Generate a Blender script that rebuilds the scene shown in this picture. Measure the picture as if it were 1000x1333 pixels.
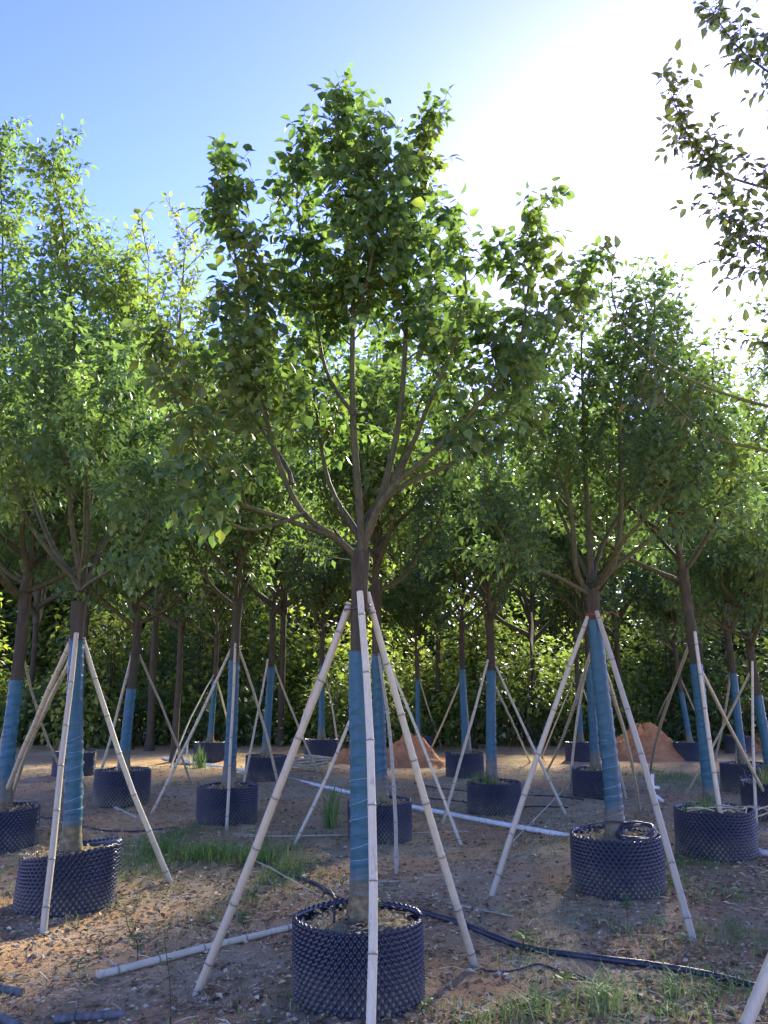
import bpy, math, random
import numpy as np
from mathutils import Vector, Matrix

for o in list(bpy.data.objects):
    bpy.data.objects.remove(o)
SC = bpy.context.scene
COL = SC.collection
R = math.radians

# ------------------------------------------------------------------ camera
CAM_H, PITCH, FPX = 1.80, R(12.1), 1050.0        # metres, radians, focal length for a 1000 px wide frame
cd = bpy.data.cameras.new('camera')
cd.sensor_fit = 'HORIZONTAL'; cd.sensor_width = 36; cd.lens = 36 * FPX / 1000
cd.clip_end = 2000; cd.clip_start = 0.05
cam = bpy.data.objects.new('camera', cd); COL.objects.link(cam)
cam.location = (0, 0, CAM_H); cam.rotation_euler = (R(90) + PITCH, 0, 0)
SC.camera = cam

# ------------------------------------------------------------------ sky, sun, exposure
SUN_EL, SUN_AZ = R(29), R(23)
w = bpy.data.worlds.new('World'); SC.world = w; w.use_nodes = True
nt = w.node_tree; nt.nodes.clear()
sky = nt.nodes.new('ShaderNodeTexSky'); sky.sky_type = 'NISHITA'; sky.sun_disc = False
sky.sun_elevation = SUN_EL; sky.sun_rotation = SUN_AZ
sky.air_density = 1.0; sky.dust_density = 0.22; sky.ozone_density = 6.0; sky.altitude = 50
bg = nt.nodes.new('ShaderNodeBackground'); bg.inputs['Strength'].default_value = 0.050
wo = nt.nodes.new('ShaderNodeOutputWorld')
gam = nt.nodes.new('ShaderNodeGamma'); gam.inputs[1].default_value = 1.45          # the phone's contrast and cool white balance
wb = nt.nodes.new('ShaderNodeMix'); wb.data_type = 'RGBA'; wb.blend_type = 'MULTIPLY'; wb.inputs[0].default_value = 1
wb.inputs[7].default_value = (.93, .56, .76, 1)
nt.links.new(sky.outputs[0], gam.inputs[0]); nt.links.new(gam.outputs[0], wb.inputs[6]); nt.links.new(wb.outputs[2], bg.inputs['Color']); nt.links.new(bg.outputs[0], wo.inputs['Surface'])
sd = bpy.data.lights.new('sun', 'SUN'); sd.energy = 2.8; sd.angle = R(9.0); sd.color = (1.0, .90, .74)
sun = bpy.data.objects.new('sun', sd); COL.objects.link(sun)
sdir = Vector((math.sin(SUN_AZ) * math.cos(SUN_EL), math.cos(SUN_AZ) * math.cos(SUN_EL), math.sin(SUN_EL)))
sun.rotation_euler = sdir.to_track_quat('Z', 'Y').to_euler()
SC.view_settings.view_transform = 'Standard'; SC.view_settings.look = 'None'
SC.view_settings.exposure = 3.15; SC.view_settings.gamma = 1.0
SC.view_settings.use_curve_mapping = False
SC.render.engine = 'CYCLES'
SC.cycles.max_bounces = 12; SC.cycles.diffuse_bounces = 10; SC.cycles.transmission_bounces = 5
SC.cycles.glossy_bounces = 2; SC.cycles.caustics_reflective = False; SC.cycles.caustics_refractive = False
SC.cycles.sample_clamp_indirect = 6

# ------------------------------------------------------------------ survey helpers
CP, SP = math.cos(PITCH), math.sin(PITCH)
def ray(px, py):
    a, b = (px - 500) / FPX, -(py - 666.5) / FPX
    return np.array((a, CP - b * SP, SP + b * CP))
def at_depth(px, py, d):
    return np.array((0, 0, CAM_H)) + ray(px, py) * d
def at_y(px, py, Y):
    r = ray(px, py); return np.array((0, 0, CAM_H)) + r * (Y / r[1])

def h2(ix, iy, s):
    n = (ix * 374761393 + iy * 668265263 + s * 974634777) & 0xffffffff
    n = ((n ^ (n >> 13)) * 1274126177) & 0xffffffff
    return ((n ^ (n >> 16)) & 0xffff) / 65535.0
def vnoise(x, y, s=0):
    x = np.asarray(x, float); y = np.asarray(y, float)
    ix = np.floor(x).astype(np.int64); iy = np.floor(y).astype(np.int64)
    fx = x - ix; fy = y - iy
    fx = fx * fx * (3 - 2 * fx); fy = fy * fy * (3 - 2 * fy)
    a = h2(ix, iy, s); b = h2(ix + 1, iy, s); c = h2(ix, iy + 1, s); d = h2(ix + 1, iy + 1, s)
    return (a * (1 - fx) + b * fx) * (1 - fy) + (c * (1 - fx) + d * fx) * fy - .5

# pots: survey x, rim y, width in the frame -> place and ground level under each pot
POT_H, POT_D = .46, .80
POTS = {
    'main': (468, 1190, 172), 'right': (801, 1088, 121), 'left': (90, 1103, 123), 'edge': (5, 1050, 92),
    'clump': (297, 1018, 80), 'forked': (161, 997, 72), 'hidden': (98, 975, 55), 'slim': (347, 982, 56),
    'dim': (418, 962, 44), 'mound': (545, 956, 37), 'behind': (495, 1048, 86), 'mid': (642, 1015, 71),
    'shade': (605, 981, 50), 'second': (776, 998, 63), 'deep': (756, 966, 42), 'lean': (928, 1040, 103),
    'grove': (968, 990, 61), 'grovefar': (962, 958, 38), 'dusty': (1004, 1020, 76), 'tiny': (897, 966, 41),
    'leftfar': (274, 967, 42)}
PP = {}
for k, (px, py, wd) in POTS.items():
    p = at_depth(px, py, FPX * POT_D / wd); PP[k] = (p[0], p[1], min(.34, max(-.05, p[2] - POT_H)))
PP['off'] = (3.35, 4.75, .05)
CX = np.array([v[0] for v in PP.values()]); CY = np.array([v[1] for v in PP.values()]); CZ = np.array([v[2] for v in PP.values()])
def gz(x, y, micro=True):
    x = np.asarray(x, float); y = np.asarray(y, float)
    d2 = (x[..., None] - CX) ** 2 + (y[..., None] - CY) ** 2
    wgt = np.exp(-d2 / (2 * 1.3 ** 2))
    z = (wgt * CZ).sum(-1) / (wgt.sum(-1) + .12)
    if micro:
        m = .05 * vnoise(x * 1.1, y * 1.1, 1) + .03 * vnoise(x * 3.1, y * 3.1, 2) + .016 * vnoise(x * 9, y * 9, 3)
        z = z + m
    return z
def gzf(x, y): return float(gz(np.array(x), np.array(y)))
def spot(px, py):
    z = 0.0; r = ray(px, py)
    for _ in range(8):
        t = (z - CAM_H) / r[2]; q = r * t; z = gzf(q[0], q[1])
    return np.array((q[0], q[1], z))

# ------------------------------------------------------------------ mesh helpers
def mesh_from(name, V, polys, mat, smooth=False, attrs=None):
    """V (n,3); polys list of int arrays (m,k)"""
    me = bpy.data.meshes.new(name)
    V = np.asarray(V, np.float32)
    loops = np.concatenate([p.ravel() for p in polys]).astype(np.int32)
    tot = np.concatenate([np.full(len(p), p.shape[1]) for p in polys]).astype(np.int32)
    start = np.concatenate([[0], np.cumsum(tot)[:-1]]).astype(np.int32)
    me.vertices.add(len(V)); me.vertices.foreach_set('co', V.ravel())
    me.loops.add(len(loops)); me.loops.foreach_set('vertex_index', loops)
    me.polygons.add(len(tot)); me.polygons.foreach_set('loop_start', start); me.polygons.foreach_set('loop_total', tot)
    me.polygons.foreach_set('use_smooth', np.full(len(tot), smooth))
    me.update(calc_edges=True)
    if attrs:
        for an, arr in attrs.items():
            a = me.attributes.new(an, 'FLOAT', 'POINT'); a.data.foreach_set('value', np.asarray(arr, np.float32))
    me.materials.append(mat)
    return me
class Buf:
    """collects vertices and faces of one mesh"""
    def __init__(s): s.V = []; s.n = 0; s.P = {}; s.A = []
    def add(s, V, polys, a=0.0):
        V = np.asarray(V, float).reshape(-1, 3)
        for p in polys:
            p = np.asarray(p, int)
            if len(p): s.P.setdefault(p.shape[1], []).append(p + s.n)
        s.V.append(V); s.n += len(V)
        s.A.append(np.broadcast_to(np.asarray(a, float), (len(V),)))
        return s
    def tube(s, pts, rad, k=8, cap=True, a=0.0, jit=0.0, rng=None):
        pts = np.asarray(pts, float); n = len(pts)
        rad = np.broadcast_to(np.asarray(rad, float), (n,))
        T = np.gradient(pts, axis=0); T /= np.linalg.norm(T, axis=1)[:, None] + 1e-9
        ref = np.array((1, 0, 0)) if abs(T[0][0]) < .8 else np.array((0, 1, 0))
        u = np.cross(T[0], ref); u /= np.linalg.norm(u)
        U = np.empty((n, 3))
        for i in range(n):
            u = u - T[i] * u.dot(T[i]); u /= np.linalg.norm(u) + 1e-9; U[i] = u
        W = np.cross(T, U)
        th = np.arange(k) * 2 * math.pi / k
        rr = rad[:, None] * np.ones(k)
        if jit: rr = rr * (1 + jit * (rng.random((n, k)) - .5))
        V = pts[:, None] + rr[..., None] * (np.cos(th)[None, :, None] * U[:, None] + np.sin(th)[None, :, None] * W[:, None])
        i = np.arange(n - 1)[:, None]; j = np.arange(k)[None]
        q = np.stack([i * k + j, i * k + (j + 1) % k, (i + 1) * k + (j + 1) % k, (i + 1) * k + j], -1).reshape(-1, 4)
        av = np.repeat(np.broadcast_to(np.asarray(a, float), (n,)), k)
        s.add(V.reshape(-1, 3), [q], av)
        if cap:
            for e, fl in ((0, True), (n - 1, False)):
                ring = V[e]; c = ring.mean(0)
                f = np.stack([np.arange(k), (np.arange(k) + 1) % k, np.full(k, k)], -1)
                if fl: f = f[:, ::-1]
                s.add(np.vstack([ring, c]), [f], av[e * k])
        return s
    def box(s, lo, hi):
        x0, y0, z0 = lo; x1, y1, z1 = hi
        V = [(x0, y0, z0), (x1, y0, z0), (x1, y1, z0), (x0, y1, z0), (x0, y0, z1), (x1, y0, z1), (x1, y1, z1), (x0, y1, z1)]
        return s.add(V, [np.array([(0, 3, 2, 1), (4, 5, 6, 7), (0, 1, 5, 4), (1, 2, 6, 5), (2, 3, 7, 6), (3, 0, 4, 7)])])
    def mesh(s, name, mat, smooth=True, attr='mark'):
        return mesh_from(name, np.concatenate(s.V), [np.concatenate(v) for v in s.P.values()], mat, smooth,
                         {attr: np.concatenate(s.A)})
def obj(name, me, parent=None, loc=(0, 0, 0), rot=(0, 0, 0), scale=(1, 1, 1)):
    o = bpy.data.objects.new(name, me); COL.objects.link(o)
    o.location = loc; o.rotation_euler = rot; o.scale = scale
    if parent is not None: o.parent = parent
    return o
def tag(o, label=None, cat=None, group=None, kind=None):
    for k, v in (('label', label), ('category', cat), ('group', group), ('kind', kind)):
        if v: o[k] = v
    return o
def empty(name, loc=(0, 0, 0), rot=(0, 0, 0), scale=1.0):
    o = bpy.data.objects.new(name, None); COL.objects.link(o); o.empty_display_size = .2
    o.location = loc; o.rotation_euler = rot; o.scale = (scale,) * 3
    return o
def nrm(v): return v / (np.linalg.norm(v, axis=-1, keepdims=True) + 1e-9)
def spline(pts, n):
    """Catmull-Rom through pts, resampled to n points"""
    P = np.asarray(pts, float); P = np.vstack([2 * P[0] - P[1], P, 2 * P[-1] - P[-2]])
    out = []
    for i in range(1, len(P) - 2):
        for t in np.linspace(0, 1, 8, endpoint=False):
            a, b, c, d = P[i - 1:i + 3]
            out.append(.5 * (2 * b + (c - a) * t + (2 * a - 5 * b + 4 * c - d) * t * t + (3 * b - a - 3 * c + d) * t ** 3))
    out.append(P[-2]); out = np.array(out)
    L = np.concatenate([[0], np.cumsum(np.linalg.norm(np.diff(out, axis=0), axis=1))])
    s = np.linspace(0, L[-1], n)
    return np.stack([np.interp(s, L, out[:, i]) for i in range(3)], 1), L[-1]

# ------------------------------------------------------------------ materials
def tone(c): return (c[0], min(1, c[1] * 1.12), c[2])      # all colours were picked under a slightly greener light
class Mat:
    def __init__(s, name):
        s.m = bpy.data.materials.new(name); s.m.use_nodes = True; s.t = s.m.node_tree; s.t.nodes.clear()
        s.out = s.n('ShaderNodeOutputMaterial')
    def n(s, ty, **kw):
        nd = s.t.nodes.new(ty)
        for k, v in kw.items(): setattr(nd, k, v)
        return nd
    def l(s, a, b): s.t.links.new(a, b)
    def val(s, node, inp, v):
        if hasattr(v, 'is_linked'): s.l(v, node.inputs[inp])
        elif v is not None:
            node.inputs[inp].default_value = (*v, 1) if isinstance(v, tuple) and len(v) == 3 and node.inputs[inp].type == 'RGBA' else v
    def obj(s): return s.n('ShaderNodeTexCoord').outputs['Object']
    def gen(s): return s.n('ShaderNodeTexCoord').outputs['Generated']
    def noise(s, vec, scale, detail=4, rough=.55, stretch=None):
        if stretch:
            mp = s.n('ShaderNodeMapping'); mp.inputs['Scale'].default_value = stretch; s.l(vec, mp.inputs[0]); vec = mp.outputs[0]
        nd = s.n('ShaderNodeTexNoise'); s.l(vec, nd.inputs['Vector'])
        nd.inputs['Scale'].default_value = scale; nd.inputs['Detail'].default_value = detail; nd.inputs['Roughness'].default_value = rough
        return nd.outputs['Fac']
    def ramp(s, f, stops):
        r = s.n('ShaderNodeValToRGB'); s.l(f, r.inputs[0])
        e = r.color_ramp.elements
        while len(e) < len(stops): e.new(.5)
        for el, (p, c) in zip(e, stops):
            el.position = p; el.color = (*tone(c), 1) if isinstance(c, tuple) else (c, c, c, 1)
        return r.outputs[0]
    def mix(s, f, a, b, mode='MIX'):
        m = s.n('ShaderNodeMix', data_type='RGBA', blend_type=mode)
        s.val(m, 'Factor', f) if not hasattr(f, 'is_linked') else s.l(f, m.inputs['Factor'])
        for i, v in ((6, a), (7, b)):
            if hasattr(v, 'is_linked'): s.l(v, m.inputs[i])
            else: m.inputs[i].default_value = (*(tone(v) if mode == 'MIX' else v), 1)
        return m.outputs[2]
    def math(s, op, a, b=0.0):
        m = s.n('ShaderNodeMath', operation=op)
        for i, v in ((0, a), (1, b)):
            if hasattr(v, 'is_linked'): s.l(v, m.inputs[i])
            else: m.inputs[i].default_value = v
        return m.outputs[0]
    def attr(s, name): return s.n('ShaderNodeAttribute', attribute_name=name).outputs['Fac']
    def rnd(s): return s.n('ShaderNodeObjectInfo').outputs['Random']
    def sep(s, vec, ax='Z'):
        x = s.n('ShaderNodeSeparateXYZ'); s.l(vec, x.inputs[0]); return x.outputs[ax]
    def pbsdf(s, col, rough=.7, spec=.4, bump=None, bstr=.3, bdist=.01, **kw):
        b = s.n('ShaderNodeBsdfPrincipled')
        s.val(b, 'Base Color', col); s.val(b, 'Roughness', rough); s.val(b, 'Specular IOR Level', spec)
        for k, v in kw.items(): s.val(b, k, v)
        if bump is not None:
            bn = s.n('ShaderNodeBump'); bn.inputs['Strength'].default_value = bstr; bn.inputs['Distance'].default_value = bdist
            s.l(bump, bn.inputs['Height']); s.l(bn.outputs[0], b.inputs['Normal'])
        return b.outputs[0]
    def done(s, shader): s.l(shader, s.out.inputs['Surface']); return s.m

def leaf_mat(name, stops, trans, yel, tfac=.46, rough=.42):
    m = Mat(name)
    base = m.ramp(m.attr('tint'), stops)
    base = m.mix(m.attr('yellow'), base, yel)
    p = m.pbsdf(base, rough, .35)
    tr = m.n('ShaderNodeBsdfTranslucent')
    m.l(m.mix(.6, m.mix(1.0, base, (2.1, 2.0, 1.1), 'MULTIPLY'), trans, 'MIX'), tr.inputs['Color'])
    mx = m.n('ShaderNodeMixShader'); mx.inputs[0].default_value = tfac
    m.l(p, mx.inputs[1]); m.l(tr.outputs[0], mx.inputs[2])
    return m.done(mx.outputs[0])
M = {}
M['leaf_main'] = leaf_mat('leaf_main', [(0, (.042, .082, .034)), (.5, (.072, .127, .044)), (1, (.110, .168, .052))], (.15, .22, .04), (.25, .22, .03))
M['leaf_pale'] = leaf_mat('leaf_pale', [(0, (.055, .104, .042)), (.5, (.088, .152, .058)), (1, (.130, .196, .068))], (.17, .245, .06), (.25, .26, .03))
M['leaf_mid'] = leaf_mat('leaf_mid', [(0, (.042, .080, .036)), (.5, (.070, .122, .046)), (1, (.108, .162, .054))], (.14, .205, .045), (.25, .26, .03))
M['leaf_backlit'] = leaf_mat('leaf_backlit', [(0, (.03, .05, .025)), (.5, (.045, .07, .03)), (1, (.07, .095, .035))], (.11, .14, .03), (.20, .18, .04), tfac=.2)  # overhanging leaves coloured darker to imitate a backlit silhouette
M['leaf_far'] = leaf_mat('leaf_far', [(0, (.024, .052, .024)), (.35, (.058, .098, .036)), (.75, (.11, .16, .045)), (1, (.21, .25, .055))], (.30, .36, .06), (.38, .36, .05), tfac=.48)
M['grass'] = leaf_mat('grass_blade', [(0, (.075, .14, .04)), (.6, (.13, .21, .055)), (1, (.36, .32, .15))], (.2, .3, .06), (.3, .3, .1), tfac=.3, rough=.6)

m = Mat('bark'); v = m.obj()
n1 = m.noise(v, 26, 6, .65, (1, 1, .22)); n2 = m.noise(v, 3, 3)
c = m.mix(n2, m.ramp(n1, [(.3, (.02, .015, .010)), (.55, (.06, .046, .030)), (.75, (.13, .105, .068))]), (.06, .052, .030))
M['bark'] = m.done(m.pbsdf(c, .9, .15, n1, .8, .02))
m = Mat('limb_bark'); v = m.obj()
n1 = m.noise(v, 40, 5, .6, (1, 1, .3)); a = m.attr('mark')
c = m.mix(a, m.ramp(n1, [(.3, (.032, .027, .014)), (.7, (.09, .076, .038))]), m.ramp(n1, [(.3, (.05, .058, .016)), (.7, (.115, .12, .032))]))
M['limb'] = m.done(m.pbsdf(c, .8, .2, n1, .4, .01))
m = Mat('trunk_wrap'); v = m.obj()
n1 = m.noise(v, 7, 5, .6); n2 = m.noise(v, 60, 3, .5, (.4, .4, 2.5)); n3 = m.noise(v, 14, 4, .6, (1, 1, .5))
c = m.mix(n1, (.0004, .054, .082), (.0008, .090, .112)); c = m.mix(m.math('MULTIPLY', m.rnd(), .45), c, (.006, .05, .062)); c = m.mix(m.ramp(n3, [(.58, 0.0), (.75, .35)]), c, (.05, .12, .14))
spl = m.math('ADD', m.sep(v), m.math('MULTIPLY', m.math('SUBTRACT', n1, .5), .7))
c = m.mix(m.ramp(spl, [(.10, .95), (.34, 0.0)]), c, m.ramp(n3, [(.35, (.065, .062, .028)), (.7, (.15, .125, .06))]))
M['wrap'] = m.done(m.pbsdf(c, m.ramp(n3, [(.3, .35), (.8, .6)]), .5, n2, .5, .006))
m = Mat('wrap_base'); v = m.obj(); n1 = m.noise(v, 18, 5, .6)
M['wrapbase'] = m.done(m.pbsdf(m.ramp(n1, [(.3, (.055, .052, .026)), (.5, (.12, .10, .05)), (.72, (.25, .19, .10))]), .8, .25, n1, .5, .008))
m = Mat('bamboo'); v = m.obj(); g = m.rnd()
n1 = m.noise(v, 5, 4, .6); n2 = m.noise(v, 90, 3, .6, (1, 1, .06)); n3 = m.noise(v, 22, 4, .7, (1, 1, .35))
c = m.ramp(g, [(0, (.38, .30, .17)), (.35, (.56, .48, .31)), (.7, (.44, .38, .25)), (1, (.27, .225, .14))])
c = m.mix(m.ramp(n1, [(.35, 0.0), (.7, .5)]), c, (.36, .32, .24)); c = m.mix(m.ramp(n2, [(.45, 0.0), (.8, .45)]), c, (.28, .23, .16))
c = m.mix(m.ramp(n3, [(.58, 0.0), (.7, .5)]), c, (.16, .14, .11))
c = m.mix(m.attr('mark'), c, (.12, .095, .07))
M['bamboo'] = m.done(m.pbsdf(c, .55, .35, n2, .3, .004))
m = Mat('old_bamboo'); v = m.obj(); n1 = m.noise(v, 30, 5, .7, (1, 1, .2))
c = m.mix(m.attr('mark'), m.ramp(n1, [(.3, (.05, .048, .045)), (.7, (.17, .16, .14))]), (.03, .03, .03))
M['oldbamboo'] = m.done(m.pbsdf(c, .7, .3, n1, .4, .006))
m = Mat('dimpled_plastic'); v = m.obj(); z = m.sep(v)
n1 = m.noise(v, 7, 5, .65); n2 = m.noise(v, 60, 3, .6)
low = m.ramp(z, [(0.0, .9), (.12, .6), (.30, .03)])
dust = m.math('MULTIPLY', low, m.ramp(n1, [(.34, .1), (.62, 1.0)]))
dust = m.math('ADD', dust, m.math('MULTIPLY', m.ramp(n2, [(.55, 0.0), (.75, 1.0)]), .04))
hi = m.attr('mark')
dust2 = m.math('MULTIPLY', dust, m.math('ADD', .25, m.math('MULTIPLY', hi, .75)))
dust2 = m.math('MULTIPLY', dust2, m.math('ADD', .55, m.math('MULTIPLY', m.rnd(), .9)))
c = m.mix(dust2, (.002, .010, .022), (.26, .215, .12))
M['pot'] = m.done(m.pbsdf(c, m.math('ADD', .30, m.math('MULTIPLY', dust, .5)), .5, n2, .15, .003))
m = Mat('pot_soil'); v = m.obj(); n1 = m.noise(v, 14, 6, .7); n2 = m.noise(v, 60, 4, .7)
c = m.mix(n2, m.ramp(n1, [(.3, (.14, .10, .05)), (.6, (.32, .24, .13)), (.8, (.46, .37, .21))]), (.25, .19, .10))
M['potsoil'] = m.done(m.pbsdf(c, .95, .1, n2, .9, .02))
m = Mat('white_pipe'); v = m.obj(); n1 = m.noise(v, 6, 5, .65); n2 = m.noise(v, 40, 3)
c = m.mix(m.ramp(n1, [(.45, 0.0), (.75, .6)]), (.74, .70, .62), (.44, .35, .25))
M['pvc'] = m.done(m.pbsdf(c, .45, .4, n2, .1, .003))
m = Mat('black_hose'); v = m.obj(); n1 = m.noise(v, 9, 4, .6)
M['hose'] = m.done(m.pbsdf(m.mix(m.ramp(n1, [(.5, 0.0), (.8, .5)]), (.016, .02, .03), (.16, .13, .1)), .42, .5))
m = Mat('red_string'); M['string'] = m.done(m.pbsdf((.35, .07, .04), .8, .2))
m = Mat('cord'); M['cord'] = m.done(m.pbsdf((.25, .36, .36), .7, .3))
m = Mat('wire'); M['wire'] = m.done(m.pbsdf((.06, .055, .05), .5, .4))
m = Mat('straw'); v = m.obj(); M['straw'] = m.done(m.pbsdf(m.ramp(m.noise(v, 20, 3), [(.3, (.30, .23, .13)), (.7, (.52, .44, .29))]), .8, .2))

def soil_mat(name, red=False):
    m = Mat(name); v = m.obj()
    n1 = m.noise(v, .55, 5, .62); n2 = m.noise(v, 2.6, 6, .68); n3 = m.noise(v, 13, 6, .72); n4 = m.noise(v, 70, 4, .7)
    mo = m.noise(v, 1.3, 5, .7)
    if red:
        c = m.ramp(n2, [(.3, (.55, .20, .075)), (.55, (.74, .31, .12)), (.75, (.78, .42, .19))])
    else:
        c = m.ramp(n2, [(.26, (.30, .195, .105)), (.42, (.52, .36, .20)), (.56, (.64, .46, .26)), (.74, (.74, .56, .34))])
        c = m.mix(m.ramp(n1, [(.42, 0.0), (.56, .8)]), c, (.62, .32, .15))
        c = m.mix(m.attr('sand'), c, m.ramp(n2, [(.3, (.62, .35, .185)), (.7, (.76, .55, .35))]))
        c = m.mix(m.ramp(mo, [(.52, 0.0), (.66, .5)]), c, (.24, .18, .08))
        c = m.mix(m.math('MULTIPLY', m.attr('moss'), m.ramp(n3, [(.35, .2), (.6, .9)])), c, (.12, .135, .06))
    c = m.mix(m.ramp(n3, [(.35, .6), (.46, 0.0)]), c, (.24, .15, .07))
    c = m.mix(m.ramp(n4, [(.56, 0.0), (.68, .6)]), c, (.68, .54, .34))
    hgt = m.math('ADD', m.math('MULTIPLY', n3, .8), m.math('MULTIPLY', n4, .45))
    return m.done(m.pbsdf(c, .95, .12, hgt, 1.0, .09))
M['soil'] = soil_mat('soil'); M['redsoil'] = soil_mat('red_soil', True)
m = Mat('litter'); a = m.attr('tint')
c = m.ramp(a, [(0, (.11, .065, .030)), (.35, (.31, .185, .085)), (.7, (.52, .37, .19)), (1, (.70, .58, .38))])
M['litter'] = m.done(m.pbsdf(c, .85, .2))
m = Mat('clod'); a = m.attr('tint')
M['clod'] = m.done(m.pbsdf(m.ramp(a, [(0, (.15, .09, .045)), (.6, (.40, .24, .125)), (1, (.60, .44, .28))]), .95, .1))

# ------------------------------------------------------------------ ground
def gaussians(x, y, spots):
    g = np.zeros_like(x)
    for (px, py, sx, sy, a) in spots:
        q = spot(px, py); g = np.maximum(g, a * np.exp(-((x - q[0]) / sx) ** 2 - ((y - q[1]) / sy) ** 2))
    return g
SAND = [(215, 1165, .75, .45, 1.0), (160, 1210, .9, .35, .8), (620, 1148, .55, .5, .75), (400, 1290, .55, .3, .65), (880, 1190, .6, .4, .55),
        (250, 1030, 1.2, 1.2, .6), (570, 1310, .3, .3, .6), (140, 1290, .8, .3, .45)]
GRASSY = [(270, 1112, .75, .7, 1.0), (215, 1100, .6, .6, .8), (345, 1130, .5, .6, .8), (800, 1312, .6, .2, .24), (650, 1318, .4, .2, .25), (900, 1290, .4, .2, .3),
          (880, 1010, 1.2, 1.6, .5), (860, 1130, .5, .9, .35), (330, 1180, .3, .4, .45), (930, 1190, .6, .5, .35)]
xs = np.concatenate([[-400, -120, -50, -28], np.linspace(-18, -5, 60), np.linspace(-4.95, 4.95, 230), np.linspace(5, 18, 60), [28, 50, 120, 400]])
ys = np.concatenate([[-400, -100, -30, -10, -3, 0, 1.5], np.geomspace(2.6, 34, 330), [37, 42, 50, 70, 120, 400]])
GX, GY = np.meshgrid(xs, ys)
fade = np.clip((45 - np.hypot(GX, GY)) / 15, 0, 1)
GZ = gz(GX, GY) * fade
near = (GY > 2) & (GY < 12)
GZ = GZ + np.where(near, .020 * vnoise(GX * 19, GY * 19, 5) + .012 * vnoise(GX * 11, GY * 11, 6), 0)
sand = gaussians(GX, GY, SAND) * np.clip(.9 + 1.4 * vnoise(GX * 2.3, GY * 2.3, 11) + .8 * vnoise(GX * 8, GY * 8, 12), 0, 1)
moss = gaussians(GX, GY, GRASSY)
ny, nx = GX.shape
I = (np.arange(ny - 1)[:, None] * nx + np.arange(nx - 1)[None]).ravel()
gme = mesh_from('ground', np.stack([GX, GY, GZ], -1).reshape(-1, 3), [np.stack([I, I + 1, I + nx + 1, I + nx], -1)], M['soil'], True,
                {'sand': sand.ravel(), 'moss': moss.ravel()})
tag(obj('ground', gme), 'bare brown nursery soil with sandy orange patches', None, None, 'structure')

# ------------------------------------------------------------------ leaves
LEAF = dict(
    V=np.array([(0, 0, 0), (.30, -.46, .05), (.33, 0, -.03), (.30, .46, .05), (.66, -.33, .0), (.68, 0, -.07), (.66, .33, .0), (1, 0, -.20)]),
    T=np.array([(0, 1, 2), (0, 2, 3), (4, 7, 5), (5, 7, 6)]), Q=np.array([(1, 4, 5, 2), (2, 5, 6, 3)]))
LEAF_S = dict(V=np.array([(0, 0, 0), (.42, -.42, .05), (.45, 0, -.04), (.42, .42, .05), (1, 0, -.14)]),
              T=np.array([(0, 1, 2), (0, 2, 3), (1, 4, 2), (2, 4, 3)]), Q=None)
LEAF_F = dict(V=np.array([(0, 0, 0), (.45, -.40, .06), (1, 0, -.10), (.45, .40, .06)]), T=np.array([(0, 1, 2), (0, 2, 3)]), Q=None)
def leaf_frames(D, rng, flat=.35):
    D = nrm(D); up = np.array((0, 0, 1.0))
    n = up - D * D[:, 2:3] + flat * rng.normal(size=D.shape)
    n = n - D * (n * D).sum(1, keepdims=True); n = nrm(n)
    return D, np.cross(n, D), n
def leaf_mesh(name, P, D, S, width, tpl, mat, tint, yellow, rng):
    X, Y, Z = leaf_frames(D, rng)
    t = tpl['V']; k = len(t); n = len(P)
    V = P[:, None] + S[:, None, None] * (t[None, :, 0:1] * X[:, None] + width * t[None, :, 1:2] * Y[:, None] + t[None, :, 2:3] * Z[:, None])
    off = (np.arange(n) * k)[:, None, None]
    polys = [(tpl['T'][None] + off).reshape(-1, 3)]
    if tpl['Q'] is not None: polys.append((tpl['Q'][None] + off).reshape(-1, 4))
    return mesh_from(name, V.reshape(-1, 3), polys, mat, False, {'tint': np.repeat(tint, k), 'yellow': np.repeat(yellow, k)})

# ------------------------------------------------------------------ tree growth
GA = 2.39996
def grow_limb(buf, pts, r0, r1, t0, rng, leaves, sec_len=.5, sec_step=.14, twig_step=.07, leaf_step=.034, lift=.1, k=8, droop=.5, wig=.02, min_r=.0022, taper=.62):
    n = max(8, int(len(pts) * 4))
    P, L = spline(pts, n)
    tt = np.linspace(0, 1, n)
    P[1:-1] += wig * np.stack([np.sin(tt * 9 + rng.random() * 6), np.cos(tt * 8 + rng.random() * 6), 0 * tt], 1)[1:-1]
    rad = r0 * (1 - tt) ** .9 + r1
    buf.tube(P, rad, k, a=np.clip(tt * 1.6, 0, 1))
    s = t0 * L + rng.random() * sec_step; az = rng.random() * 6.28
    while s < L:
        f = s / L; i = min(n - 2, int(f * (n - 1)))
        p = P[i] + (P[i + 1] - P[i]) * (f * (n - 1) - i)
        tan = nrm(P[i + 1] - P[i])
        a = np.cross(tan, (0.3, .2, 1)); a = nrm(a); b = np.cross(tan, a)
        az += GA + .5 * (rng.random() - .5)
        out = math.cos(az) * a + math.sin(az) * b
        ln = sec_len * (1.10 - taper * ((f - t0) / (1 - t0 + 1e-6)) ** 1.3) * (.6 + .6 * rng.random())
        d = nrm(.55 * tan + .85 * out + np.array((0, 0, .25)))
        side(buf, p, d, ln, rad[i] * .42, rng, leaves, twig_step, leaf_step, lift, droop, min_r)
        s += sec_step * (.6 + .8 * rng.random())
    leaves_on(P[int(n * .8):], rng, leaves, leaf_step, droop)
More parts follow.
